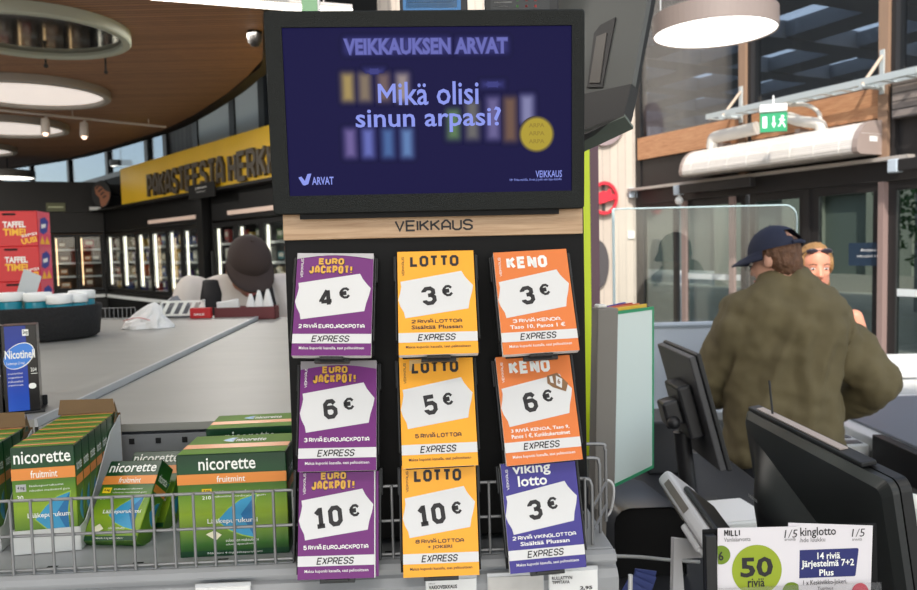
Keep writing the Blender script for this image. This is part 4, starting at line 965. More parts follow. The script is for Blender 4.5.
# doors: frame + pane each
def leaf(n, pa, pb, fr, y=0, post=None, hb=None):
    a, c = W(pa)[0], W(pb)[0]; b = MB(WM)
    for q in ((a, a + fr, 0, 2.135), (c - fr, c, 0, 2.135), (a + fr, c - fr, 0, .12), (a + fr, c - fr, 2.05, 2.135)): b.box(q[0], q[1], y - .03, y + .03, q[2], q[3], FRM)
    d = struct(b, 'door_%d' % n)
    b = MB(WM); b.box(a + fr, c - fr, y - .004, y + .004, .12, 2.05, WGL); b.build('pane', d)
    if hb:
        b = MB(WM); b.box(a + fr + .005, c - fr - .005, y - .012, y - .005, hb - .035, hb + .035, mat('glass marking white', (216, 222, 222), .5)); b.build('marking_band', d)
    return a, c
leaf(1, 642, 678, .06); leaf(2, 682, 746, .07, .02, hb=1.15); leaf(3, 750, 806, .08, .02); leaf(4, 812, 884, .10, 0); leaf(5, 890, 960, .08, 0, hb=1.06)
b = MB(WM)
for pa in (687, 735): x = W(pa)[0]; b.box(x - .03, x + .05, -.07, -.031, 0, 2.13, POST)
x = W(812)[0]; b.box(W(806)[0], W(812)[0], -.05, .05, 0, 2.135, FRM)
x = W(884)[0]; b.box(W(884)[0] + .002, W(890)[0] - .002, -.10, .05, 0, 2.135, POST)
struct(b, 'trim_7')
b = MB(WM); x0, z1 = W(849, 243, -.04); x1, z0 = W(884, 266, -.04); b.box(x0, x1, -.044, -.034, z0, z1, mat('notice blue', (42, 58, 76), .4)); b.text('Avoinna', lerp(x0, x1, .35), lerp(x0, x1, .8), lerp(z0, z1, .62), lerp(z0, z1, .76), -.046, PAPER, 0); b.text('joka päivä 24 h', lerp(x0, x1, .25), lerp(x0, x1, .92), lerp(z0, z1, .34), lerp(z0, z1, .48), -.046, PAPER, 0)
b.build('door_notice', None, 'dark blue notice stuck on the entrance door glass', 'notice')
# door openers
for pa, pb, lb in ((678, 715, 'dark door opener box with a pale end, at the far door'), (893, 925, 'dark door opener box beside the wooden post')):
    x0, x1 = W(pa, 190, -.2)[0], W(pb, 190, -.2)[0]
    t = thing('door_opener', lb, 'door opener', WM @ V((x0, -.2, 2.22)), 'door openers'); b = MB(WM); b.rbox(x0 + .08, x1 + (.6 if pa < 700 else 0), -.26, -.165, 2.21, 2.32, .01, FRM); b.build('housing', t)
    b = MB(WM); b.rbox(x0 - .02, x0 + .078, -.265, -.165, 2.20, 2.325, .01, mat('opener cap pale blue', (188, 200, 210), .4)); b.build('end_cap', t)
    if pa > 700: continue
    b = MB(WM); b.sphere((x0 + .02, -.2, 2.13), .055, WHITE, 14); b.tube([(x0 + .02, -.2, 2.17), (x0 + .02, -.2, 2.22)], .015, WHITE, 8); b.build('sensor', t)
# beige return wall with the round red sign
BM = FR(WM @ V((xL - .1, 0, 0)), 2)
b = MB(BM); b.box(-3.6, 0, 0, .15, 0, 5.5, BEI); struct(b, 'wall_right')
RED = mat('sign red', (216, 22, 48), .35); DSH = mat('sign back dark', (46, 44, 42), .5)
rx_, rz_ = L(BM, 604.5, 198, -.08); t = thing('round_red_sign', 'round red sign with a ring and a slanted bar on the beige plank wall', 'sign', BM @ V((rx_, -.06, rz_)))
b = MB(BM); rr = .235
def ringpts(r): return [(rx_ + r * .82 * cos(2 * pi * k / 40), rz_ + r * sin(2 * pi * k / 40)) for k in range(40)]
o_, i_ = ringpts(rr), ringpts(rr * .80); vs = [(x, y, z) for y in (-.09, -.04) for q in (o_, i_) for x, z in q]; fs = []
for k in range(40):
    j = (k + 1) % 40; fs += [[k, j, 40 + j, 40 + k], [80 + k, 120 + k, 120 + j, 80 + j], [k, 80 + k, 80 + j, j], [40 + k, 40 + j, 120 + j, 120 + k]]
b.add(vs, fs, RED); b.build('ring', t)
b = MB(BM); bar = [(-.17, -.09), (-.15, .05), (-.02, .10), (.04, .09), (.06, .13), (.09, .12), (.10, .06), (.16, .04), (.15, -.02), (-.05, -.08)]; b.prism([(rx_ + x, rz_ + z) for x, z in bar], -.09, -.04, RED); b.build('bar', t)
b = MB(BM); b.box(rx_ - .02, rx_ + .02, -.04, -.001, rz_ - .2, rz_ + .2, DSH); b.build('bracket', t)
b = MB(BM); x, z = L(BM, 631, 235, -.01); b.rbox(x - .05, x + .05, -.03, -.001, z - .055, z + .055, .008, WHITE); b.build('wall_switch', None, 'white square switch on the beige plank wall', 'switch')
x, z = L(BM, 632, 193, -.01)
for k, lb in enumerate(('pale wall sensor nearer the red sign', 'pale wall sensor nearer the entrance')): b = MB(BM); b.rbox(x - .06 + k * .1, x + .02 + k * .1, -.10, -.001, z - .07, z + .07, .01, mat('opener cap pale blue', (0, 0, 0))); b.build('wall_sensor', None, lb, 'sensor', 'wall sensors')
x, z = L(BM, 598, 264, -.06); b = MB(BM); b.prism([(x + .16 * cos(2 * pi * k / 32), z + .34 * sin(2 * pi * k / 32)) for k in range(32)], -.06, -.001, mat('oval dark grey', (74, 70, 72), .6)); b.build('oval_sign', None, 'dark oval sign on the plank wall behind the maroon stand', 'sign')
x, z = L(BM, 604, 122, -.06); b = MB(BM); b.prism([(x + .29 * cos(2 * pi * k / 40), z + .33 * sin(2 * pi * k / 40)) for k in range(40)], -.06, -.001, mat('disc mauve grey', (150, 132, 132), .5)); b.build('round_plate', None, 'mauve grey round plate on the wall under the tilted terminal', 'plate')
# air curtain heater: curved grille casing
HGR = stripes('heater grille', (236, 230, 222), (170, 162, 154), 2, .022, .4, .25, .6, .05); HEN = mat('heater casing', (158, 142, 134), .4); RIB = mat('heater rib', (240, 236, 226), .4)
z0, z1 = 2.40, 2.72; xh0, xh1 = -2.38, .0
pf = [(-.02, z0), (-.40, z0), (-.445, z0 + .02), (-.455, z0 + .06), (-.44, z0 + .14), (-.40, z0 + .215), (-.33, z0 + .28), (-.24, z0 + .315), (-.12, z0 + .325), (-.02, z0 + .325)]
heater = thing('air_curtain_heater', 'long pale air curtain heater with curved grille above the entrance doors', 'heater', WM @ V(((xh0 + xh1) / 2, -.25, z0)))
b = MB(WM); n = len(pf)
vs = [(x, y, z) for x in (xh0, xh1 - .06) for y, z in pf]; b.add(vs, [[i, i + 1, i + 1 + n, i + n] for i in range(n - 1)] + [[n - 1, 0, n, 2 * n - 1]], HGR, False); b.build('grille', heater)
b = MB(WM)
for (xa, xb, k) in ((xh1 - .059, xh1, 1.0), (xh0 - .05, xh0 - .001, 1.0)):
    q = [(y * 1.012, z0 + (z - z0) * 1.02 - .003) for y, z in pf]; vs = [(x, y, z) for x in (xa, xb) for y, z in q]
    b = MB(WM); b.add(vs, [[i, (i + 1) % n, (i + 1) % n + n, i + n] for i in range(n)] + [list(range(n)), list(range(2 * n - 1, n - 1, -1))], HEN); b.build('end_panel', heater)
b = MB(WM); b.box(xh1 + .0005, xh1 + .002, -.40, -.05, z0 + .19, z0 + .195, mat('seam pale', (206, 196, 190), .5)); b.box(xh1 + .0005, xh1 + .003, -.28, -.17, z0 + .12, z0 + .17, WHITE); b.build('data_plate', heater)
b = MB(WM)
for k in range(8):
    x = lerp(xh0, xh1 - .06, (k + .5) / 8); b.tube([(x, y + .002, z - .002) for y, z in pf[1:-1]], .005, RIB, 6)
b.build('grille_rib', heater)
b = MB(WM)
for x in (-2.0, -.9): b.box(x - .03, x + .03, -.2, -.055, z0 + .327, z0 + .37, HEN)
b.build('wall_bracket', heater)
# cable tray on brackets
TRAY = mat('galvanised pale', (206, 214, 214), .4, .3)
ty = -.38
xa, za = L(WM, 706, 118, ty); xb, zb = L(WM, 891, 74, ty); zt = (za + zb) / 2
ct = thing('cable_tray', 'pale metal cable tray on triangular brackets above the entrance', 'cable tray', WM @ V(((xa + xb) / 2, ty, zt)))
b = MB(WM); xb2 = xb + 1.3
for y in (ty, ty + .2): b.box(xa, xb2, y - .006, y + .006, zt - .03, zt + .03, TRAY)
k = xa
while k < xb2: b.box(k, k + .05, ty + .006, ty + .194, zt - .03, zt - .02, TRAY); k += .22
b.tube([(xa + .1, ty + .06, zt - .005), (xb2, ty + .06, zt - .005)], .014, WHITE, 6); b.tube([(xa + .5, ty + .12, zt), (xb2, ty + .12, zt)], .018, TRAY, 6)
b.build('tray_rail', ct)
for x in (m1, m2):
    b = MB(WM); b.tube([(x, ty - .04, zt - .045), (x, -.11, zt - .045)], .02, TRAY, 6); b.tube([(x - .002, ty - .02, zt - .04), (x, -.115, zt + .26)], .018, mat('bracket wood', (196, 176, 156), .5), 6); b.box(x - .02, x + .02, -.125, -.102, zt - .1, zt + .32, TRAY); b.build('bracket', ct)
# exit sign hung under the tray
EXG = mat('exit green', (22, 142, 92), .4, emit=.25); EXW = mat('exit white', (230, 255, 240), .4, emit=.6)
qx = P(773.5, 122, 7.75); EM = FR(qx, -18); s_ = 7.75 / F
t = thing('exit_sign', 'green exit sign with running figure hung below the cable tray', 'exit sign', EM)
b = MB(EM); w, h = 25 * s_, 19 * s_; b.rbox(-w / 2, w / 2, 0, .03, -h / 2, h / 2, .003, EXG, 1); y = -.002
b.rect(-w * .40, -w * .24, -h * .28, h * .30, y, EXW); b.flat([(-.02 * w, h * .3), (.04 * w, h * .3), (.04 * w, -.05 * h), (.09 * w, -.05 * h), (.01 * w, -.3 * h), (-.07 * w, -.05 * h), (-.02 * w, -.05 * h)], y, EXW)
b.disc(w * .33, h * .26, h * .07, y, EXW, 12); b.flat([(w * .24, h * .16), (w * .34, h * .18), (w * .42, h * .06), (w * .39, h * .03), (w * .33, h * .10), (w * .34, 0), (w * .41, -.16 * h), (w * .44, -.3 * h), (w * .40, -.3 * h), (w * .35, -.14 * h), (w * .29, -.04 * h), (w * .26, -.2 * h), (w * .16, -.26 * h), (w * .16, -.2 * h), (w * .23, -.15 * h), (w * .26, .07 * h), (w * .19, .1 * h)], y, EXW)
b.build('sign_face', t)
b = MB(EM); b.rbox(-w * .52, w * .5, -.02, .06, h * .52, h * .92, .008, WHITE); ttop = (WM @ V((0, 0, zt - .031))).z - qx.z
b.tube([(0, .02, h * .9), (0, .02, ttop)], .01, WHITE, 6); b.build('housing', t)
# pipes
PIPE = mat('pipe white', (222, 216, 206), .4)
def wp(px, py, y): x, z = L(WM, px, py, y); return V((x, y, z))
b = MB(WM); b.tube(bez([wp(713, 154, -.2), wp(713, 142, -.2), wp(717, 137, -.2), wp(735, 133, -.2), wp(757, 128, -.2)], 5), .075, PIPE, 12); b.build('ventilation_pipe', None, 'thick white elbow pipe on top of the air curtain heater', 'pipe')
b = MB(WM); b.tube(bez([wp(788, 117, -.2), wp(800, 121, -.2), wp(815, 123, -.2), wp(821, 126, -.2), wp(821, 132, -.2)], 5), .06, PIPE, 10); b.tube(bez([wp(790, 105, -.2), wp(806, 105, -.2), wp(818, 112, -.2), wp(821, 124, -.2)], 5), .022, PIPE, 8); b.build('supply_pipe', None, 'bent white pipe beside the exit sign', 'pipe')
# pendant disc lamp
Zp = 4.85; c = P(714.5, 33, Zp); r = .375
t = thing('disc_pendant_lamp', 'large flat round pendant lamp glowing white in front of the upper glazing', 'pendant lamp', c)
PSH = mat('lamp rim taupe', (140, 126, 118), .45)
b = MB(Mx.Translation(c)); b.lathe([(0, .115), (r, .115), (r, -.004), (r - .008, -.004), (r - .008, .1), (0, .1)], PSH, 64, smooth=False); b.build('lamp_rim', t)
b = MB(Mx.Translation(c)); b.lathe([(0, .003), (r - .009, .003)], mat('lamp diffuser', (255, 252, 246), .4, emit=2.2), 64); b.build('diffuser', t)
b = MB(Mx.Translation(c))
for k in range(3): b.tube([(r * .9 * cos(k * 2.1 + 2.6), r * .9 * sin(k * 2.1 + 2.6), .11), (r * .9 * cos(k * 2.1 + 2.6), r * .9 * sin(k * 2.1 + 2.6), 6.2 - c.z)], .005, LGREY, 5)
b.build('hanger_wire', t)
# ================================================================== OUTSIDE
PAV = mat('paving', (176, 172, 164), .8, var=.1, vscale=2)
b = MB(); b.box(-16, 40, 24.01, 60, -.12, -.02, PAV); b.box(9.01, 40, -5, 24, -.12, -.02, PAV); struct(b, 'ground_outside')
CANO = mat('canopy dark', (140, 140, 142), .7)
CP = bpy.data.materials.new('canopy milky pane'); CP.use_nodes = True; _nt = CP.node_tree; _nt.nodes.clear(); _o = _nt.nodes.new('ShaderNodeOutputMaterial'); _t = _nt.nodes.new('ShaderNodeBsdfTranslucent'); _t.inputs[0].default_value = (.62, .68, .74, 1); _nt.links.new(_t.outputs[0], _o.inputs[0])
OM = WM @ Mx.Translation((0, .35, 0))
b = MB(OM); zc_ = 5.0
xs = [-13 + 2.0 * k for k in range(11)]; ys = [0, 1.6, 3.4, 5.2, 7.0, 8.8]
for x in xs: b.box(x, x + .5, 0, 9, zc_, zc_ + .3, CANO)
for y in ys: b.box(-14, 8, y, y + .7, zc_ + .02, zc_ + .28, CANO)
can = struct(b, 'roof_canopy')
b = MB(OM); b.box(-14, 8, 0, 9, zc_ + .301, zc_ + .32, CP); b.build('canopy_pane', can)
b = MB(OM)
for x in (-5.5, -1.2, 3): b.box(x, x + .25, 8.4, 8.7, -.02, 4.99, CANO)
struct(b, 'column_1')
FAC = stripes('facade grey cladding', (138, 138, 140), (90, 90, 94), 0, .5, .7, .06, .3, .06)
b = MB(OM); b.box(-26, 9, 13, 13.4, 2.9, 9.5, FAC); b.box(-16, 9, 13, 13.4, -.02, .5, mat('plinth pale', (176, 170, 160), .8)); 
b.box(-26, 9, 13.3, 13.5, .5, 2.9, mat('shopfront dark', (112, 120, 114), .4))
for k in range(9): b.box(-16 + k * 3, -14.6 + k * 3, 13, 13.4, .5, 2.9, mat('facade pale', (150, 152, 140), .8))
struct(b, 'wall_outside')
# trees and a bench outside, parked car shapes are too faint to build
LEAF = mat('leaf yellow green', (140, 146, 52), .7, var=.4, vscale=6); LEAF2 = mat('leaf dark green', (62, 92, 52), .7, var=.4, vscale=6); BARK = mat('bark', (84, 70, 58), .9)
for k, (x, y, h, r, m, lb) in enumerate(((-1.6, 5.2, 1.9, .85, LEAF, 'yellow green small tree outside the middle entrance door'), (-3.9, 6.5, 2.2, 1.0, LEAF2, 'dark green small tree outside the far entrance door'), (.35, 6.0, 2.0, .8, LEAF2, 'dark green small tree outside the nearest entrance door'))):
    t = thing('small_tree', lb, 'tree', OM @ V((x, y, -.02)), 'trees outside the entrance')
    b = MB(OM); b.tube([(x, y, -.02), (x + .03, y, h * .5), (x, y, h)], [.06, .05, .03], BARK, 8); b.build('trunk', t)
    b = MB(OM)
    rnd = random.Random(k)
    for q in range(900):
        d = V((rnd.gauss(0, 1), rnd.gauss(0, 1), rnd.gauss(0, 1))).normalized() * r * (rnd.random() ** .4); c_ = V((x, y, h)) + d; c_.z = h + d.z * 1.2
        a_ = V((rnd.gauss(0, 1), rnd.gauss(0, 1), rnd.gauss(0, 1))).normalized(); b_ = a_.orthogonal().normalized(); s = .07
        b.add([c_ + a_ * s, c_ + b_ * s * .5, c_ - a_ * s, c_ - b_ * s * .5], [(0, 1, 2, 3)], m)
    b.build('crown', t)
# ================================================================== TILL ZONE
# tilted terminal at the top, seen from behind and below
tm = FR(P(622, 58, 1.06), -38, -13, -3)
TB = mat('terminal back', (96, 98, 96), .45); TBD = mat('terminal dark', (38, 38, 40), .4); TBG = mat('terminal grey green', (104, 114, 106), .45)
term = thing('till_terminal', 'dark tilted till terminal seen from behind at the upper corner of the screen', 'till terminal', tm)
def tq(px, py, y=0): return L(tm, px, py, y)
b = MB(tm)
o = [tq(*p) for p in ((548, -28), (652, -28), (647, 2), (632, 84), (556, 100))]
b.prism(o, 0, .0115, TB); b.build('back_shell', term)
b = MB(tm); o = [tq(*p) for p in ((632.5, 85), (625, 117), (560, 148), (556, 101))]; b.prism(o, -.004, .020, TBD); b.build('lower_shell', term)
b = MB(tm); o = [tq(*p, .026) for p in ((648, -28), (660.5, -28), (655, 4), (632.5, 118), (621, 119), (640, 4))]; b.prism(o, .012, .026, BLACK); b.build('front_bezel', term)
b = MB(tm); o = [tq(*p) for p in ((616.5, 18), (601, 26), (595, 34), (588, 88), (603, 88))]; b.prism(o, -.003, -.0005, TBD); o = [tq(*p) for p in ((608, 34), (598, 38), (591, 84), (601, 84))]; b.prism(o, -.005, -.003, mat('slot inner grey', (112, 108, 104), .5)); b.build('recess', term)
b = MB(tm); a = [tq(626, 118), tq(566, 141)]; z_ = [(a[0][0], a[0][1]), (a[1][0], a[1][1])]
vs = [(z_[1][0], -.004, z_[1][1]), (z_[0][0], -.004, z_[0][1]), (z_[0][0] - .001, .026, z_[0][1] - .006), (z_[1][0], .03, z_[1][1] - .012)]
vs = vs + [(x, y, z + .004) for x, y, z in vs]
b.add(vs, [(0, 1, 2, 3), (4, 5, 6, 7), (0, 1, 5, 4), (1, 2, 6, 5), (2, 3, 7, 6), (3, 0, 4, 7)], TBG); b.build('bottom_plate', term)
b = MB(); p0 = tm @ V((-.10, .03, -.02)); b.tube([p0, p0 + V((-.02, .08, -.05)), V((p0.x - .02, p0.y + .09, 1.2))], .014, TBD, 8); b.build('support_arm', term)
# notice frames peeping above the screen
def notice(px0, px1, py0, py1, Y, label, parts):
    M = FR(P((px0 + px1) / 2, py1, Y), 2)
    b = MB(M); x0 = L(M, px0, py1)[0]; x1 = L(M, px1, py1)[0]; zt = L(M, px0, py0)[1]
    b.rbox(x0, x1, 0, .012, -.1, .14, .002, TBD); 
    for (a, c, d, e, m) in parts: b.rect(L(M, a, d)[0], L(M, c, d)[0], max(-.09, L(M, a, e)[1]), min(.135, L(M, a, d)[1]), -.0006, m)
    b.tube([((x0 + x1) / 2, .02, .1), ((x0 + x1) / 2, .02, 1.2405 - M.to_translation().z)], .006, TBD, 8)
    return b.build('notice_frame', None, label, 'notice', 'framed notices above the screen')
NBLU = mat('notice sky blue', (70, 130, 190), .4); NW = mat('notice white', (214, 222, 226), .5); NT = mat('notice text', (120, 126, 130), .6)
notice(400, 468, -40, 20, 1.09, 'white notice in a dark frame with blue edge standing behind the screen', [(402, 460, -30, 30, NBLU), (405, 456, -30, 8.5, NW), (408, 452, 2.2, 3.0, NT), (408, 448, 4.8, 5.6, NT), (408, 430, 6.6, 7.2, NT)])
GD = mat('dot green', (70, 130, 60), .5); RD = mat('dot red', (190, 50, 50), .5); WD = mat('print grey', (150, 150, 150), .5)
notice(485, 559, -40, 20, 1.10, 'dark board with small red and green dots standing behind the screen', [(490, 549, -30, 30, mat('board grey', (58, 60, 62), .5)), (494, 512, 2, 3, WD), (494, 508, 6, 7, WD), (516, 518.5, -1, 1.5, GD), (516, 518.5, 5, 7.5, GD), (525, 527.5, -1, 1.5, RD), (525, 527.5, 5, 7.5, RD), (534, 536.5, -1, 1.5, RD), (534, 536.5, 5, 7.5, RD)])
gp = P(309, -2, 3.2); M = FR(gp, 2); b = MB(M); b.rbox(-.032, .034, 0, .02, -.10, .06, .003, mat('hanging sign green', (98, 140, 104), .5)); b.rbox(.034, .042, -.004, .024, -.10, .06, .002, LGREY); b.tube([(0, .01, .05), (0, .01, 4.0 - gp.z)], .004, LGREY, 6); b.build('hanging_sign', None, 'small green hanging sign just above the screen edge', 'sign')
# banner stand: lime edge, maroon side
LIM = mat('lime plastic', (206, 226, 30), .4); MARO = mat('maroon panel', (104, 76, 88), .5)
sm = FR(V((P(592, 300, 2.42).x, 2.42, 0)), 0)
t = thing('banner_stand', 'tall narrow stand with lime edge and maroon face behind the ticket stand', 'banner stand', sm)
b = MB(sm); b.box(-.028, -.0055, -.02, .16, .92, 2.5, LIM); b.build('lime_edge', t)
b = MB(sm); b.box(-.005, .022, -.02, .16, .92, 2.5, MARO); b.box(-.06, .05, -.04, .2, 0.0, .919, MARO); b.build('maroon_panel', t)
# flip panel holder
GB = mat('bracket grey', (126, 122, 116), .42); PANW = mat('panel sleeve', (214, 228, 224), .22)
fm = FR(P(618, 400, 1.30), 50, 0, 1.0)
fh = thing('flip_panel_holder', 'grey metal holder of upright display panels with coloured frames, green in front', 'panel holder', fm)
FX = lambda px, py: L(fm, px, py)
gx0, gz1 = FX(614, 312); gx1, _ = FX(656, 301); _, gz0 = FX(622, 485)
colors = [('green', (36, 150, 100)), ('yellow', (232, 190, 60)), ('orange', (226, 120, 50)), ('red', (196, 50, 50)), ('blue', (52, 70, 170))]
ww = gx1 - gx0
for k, (nm, c) in enumerate(colors):
    M = fm @ Mx.Translation((gx0, .004 + k * .004, 0)) @ Mx.Rotation(R(k * 3.2), 4, 'Z')
    b = MB(M); m = mat('panel frame ' + nm, c, .4); f = .0055; w_ = ww - k * .004; a, c_ = gz0 + .002 * k, gz1 + .001 * k
    for q in ((0, f, a, c_), (w_ - f, w_, a, c_), (f, w_ - f, a, a + f), (f, w_ - f, c_ - f, c_)): b.box(q[0], q[1], 0, .003, q[2], q[3], m)
    if k: b.box(0, w_, -.0005, .0035, c_ - .010, c_ + .004, m)
    b.box(f, w_ - f, .001, .002, a + f, c_ - f, PANW)
    b.build('display_panel', fh, '%s framed panel' % nm)
bq = fm @ V((gx0 - .008, 0, 0)); bm_ = FR(V((bq.x, bq.y, 1.39)), 8, 0, 1.8)
b = MB(bm_); zA = (fm @ V((0, 0, gz0 - .03))).z - 1.39; zB = (fm @ V((0, 0, gz1 + .008))).z - 1.39
b.rbox(-.030, .006, -.012, .022, zA, zB, .002, GB); b.build('wall_bracket', fh)
b = MB(bm_); b.rbox(-.028, -.012, -.006, .014, zB + .0005, zB + .006, .002, WHITE); b.build('clip', fh)
b = MB(bm_); b.box(-.022, -.004, .0, .02, .952 - 1.39, zA + .01, GB); b.rbox(-.04, .02, -.03, .05, .9505 - 1.39, .956 - 1.39, .002, GB); b.build('support_post', fh)
# till desk: low counters
DESK = mat('desk grey', (176, 176, 174), .45); DESKD = mat('desk dark', (44, 45, 48), .5); BELT = mat('belt dark', (116, 120, 128), .55); DW = mat('desk white', (222, 224, 222), .4)
b = MB(); b.rbox(.21, .80, .70, 2.32, 0, .95, .01, DESKD); b.build('till_desk', None, 'dark till desk under the monitors and card terminal', 'desk')
q = P(678, 460, 1.98); b = MB(); b.rbox(.52, .645, 2.10, 2.28, .9505, 1.10, .006, DESKD); b.build('till_cabinet', None, 'dark square cabinet behind the green framed panel', 'cabinet')
b = MB(); b.rbox(.805, 1.02, .70, 1.9, 0, .95, .01, DESK); b.build('desk_shelf', None, 'grey desk extension under the till monitor', 'desk')
# hooded dark box
hm = FR(V((P(650, 560, 1.45).x, 1.45, .9505)), 2)
hood = thing('hooded_bin', 'dark box with a rounded hood and black opening behind the card terminal', 'bin', hm)
b = MB(hm); w = .068; zw = .105; prof = [(-w, 0), (-w, zw)] + [(-w + .03 - .03 * cos(t), zw + .03 * sin(t)) for t in (.5, 1.0, 1.57)] + [(w - .03 + .03 * sin(t), zw + .03 * cos(t)) for t in (0, .6, 1.1, 1.57)] + [(w, 0)]
b.prism(prof, 0, .005, mat('opening black', (6, 6, 7), .9)); n = len(prof)
o2 = [(x * 1.06, z * 1.03 + .02) if z > .05 else (x * 1.06, z) for x, z in prof]
vs = [(x * 1.04, -.006, z * 1.03) for x, z in prof] + [(x * 1.06, .26, z * (.82 if z > .05 else 1)) for x, z in prof]
b.add(vs, [[i, i + 1, i + 1 + n, i + n] for i in range(n - 1)] + [list(range(2 * n - 1, n - 1, -1))], mat('hood grey', (62, 64, 68), .38), True)
b.build('hood', hood)
b = MB(); b.tube(bez([P(612, 556, 1.3), P(640, 557, 1.3), P(670, 560, 1.3), P(700, 562, 1.28)], 5), .003, LGREY, 6); b.build('cable', None, 'thin pale cable running in front of the hooded bin', 'cable')
# till monitor seen from behind
def ymon(name, label, pxF, pyF, YF, pxN, pyN, YN, hgt, tilt, thick, bulge, group=None):
    """slab whose width runs from far (F, top corner) to near (N, top corner)"""
    A, B = P(pxF, pyF, YF), P(pxN, pyN, YN); zt = (A.z + B.z) / 2
    d = B - A; wd = sqrt(d.x ** 2 + d.y ** 2); yaw = math.degrees(atan2(d.y, d.x))
    M = FR(V(((A.x + B.x) / 2, (A.y + B.y) / 2, zt)), yaw, tilt)
    t = thing(name, label, 'monitor', M, group)
    return M, t, wd
M, t, wd = ymon('till_monitor', 'slim dark till monitor leaning back beside the green framed panel', 657, 343, 1.98, 689, 359, 1.72, .30, 15, .02, 0)
hgt = .275
b = MB(M); b.rbox(-wd / 2, wd / 2, 0, .016, -hgt, 0, .003, mat('monitor back grey', (66, 66, 68), .45)); b.build('back_shell', t)
b = MB(M); b.rbox(-wd / 2 - .002, wd / 2 + .003, .0165, .028, -hgt - .004, .003, .003, BLACK); b.rect(-wd / 2 + .01, wd / 2 - .01, -hgt + .01, -.008, .0285, SB); b.build('front_bezel', t)
b = MB(M); b.rbox(-.02, .09, -.035, -.0005, -.20, -.07, .006, TBD); b.rbox(0.02, .075, -.075, -.034, -.16, -.10, .006, TBD); b.tube([(.04, -.055, -.17), (.04, -.055, -.10)], .016, TBD, 10); b.sphere((.075, -.06, -.15), .016, TBD, 10); b.build('mount', t)
zq = (M @ V((.0, -.03, -.2))); b = MB(); b.tube([V((zq.x, zq.y, zq.z)), V((zq.x + .02, zq.y, .96))], .02, TBD, 10); b.rbox(zq.x - .06, zq.x + .09, zq.y - .08, zq.y + .02, .9505, .964, .004, TBD); b.build('stand_foot', t)
# big monitor in front
M, t, wd = ymon('large_monitor', 'large black monitor with a bulging back in front of the person in the olive shirt', 744, 408, 1.40, 889, 486, .955, .33, 9, .03, 1)
hgt = .31; MB_ = mat('monitor casing', (38, 41, 41), .38); MBD = mat('monitor casing dark', (20, 21, 22), .4)
b = MB(M); o = rrect(-wd / 2, wd / 2, -hgt, 0, .016, 6); n = len(o); oi = rrect(-wd / 2 + .012, wd / 2 - .012, -hgt + .012, -.012, .012, 6)
vs = [(x, .012, z) for x, z in o] + [(x, .003, z) for x, z in o] + [(x, -.006, z) for x, z in oi]
b.add(vs, [[q * n + k, q * n + (k + 1) % n, (q + 1) * n + (k + 1) % n, (q + 1) * n + k] for q in range(2) for k in range(n)] + [list(range(2 * n, 3 * n)), list(range(n))[::-1]], MB_, False)
b.build('back_shell', t)
b = MB(M)   # bulge: smooth lens of the lower back
K, J = 24, 14; vs = []; fs = []
for j in range(J + 1):
    for k in range(K + 1):
        u = k / K; v = j / J; x = lerp(-wd / 2 + .018, wd / 2 - .03, u); top = -.032 - .17 * u; z = lerp(top, -hgt + .014, v)
        d = min(1, v * 2.6) ; d = d * (2 - d); e = min(1, u * 4.5, (1 - u) * 2.0); e = e * e * (3 - 2 * e)
        vs.append((x, -.0062 - .042 * d * e, z))
for j in range(J):
    for k in range(K): a = j * (K + 1) + k; fs.append([a, a + 1, a + K + 2, a + K + 1])
b.add(vs, fs, MBD, True); b.build('back_bulge', t)
b = MB(M)
for q in range(6): b.rect(-wd * .30 + q * .006, -wd * .30 + q * .006 + (.004 if q % 3 else .003), -.128, -.122, -.0495, LGREY)
b.build('badge', t)
b = MB(M); o = rrect(-wd / 2 - .001, wd / 2 + .001, -hgt - .001, .001, .016, 6); b.prism(o, .0135, .028, BLACK); b.rect(-wd / 2 + .015, wd / 2 - .015, -hgt + .02, -.015, .0285, SB); b.build('front_bezel', t)
b = MB(M); b.rbox(-wd / 2 + .02, wd / 2 - .06, .0, .022, .0025, .010, .002, BLACK); b.box(-wd / 2 + .05, wd / 2 - .12, .004, .016, .0105, .0125, mat('top strip pale', (190, 176, 168), .4)); b.tube([(-wd / 2 + .1, .01, .0128), (-wd / 2 + .06, .03, .06)], .002, BLACK, 6); b.build('scanner_bar', t)
p0 = M @ V((0, .0, -hgt * .8)); b = MB(); b.tube([M @ V((0, -.052, -hgt * .7)), V((p0.x - .1, p0.y, p0.z - .03)), V((p0.x - .1, p0.y, .963))], .024, TBD, 10); b.rbox(p0.x - .19, p0.x - .02, p0.y - .10, p0.y + .10, .9505, .962, .004, TBD); b.build('stand_foot', t)
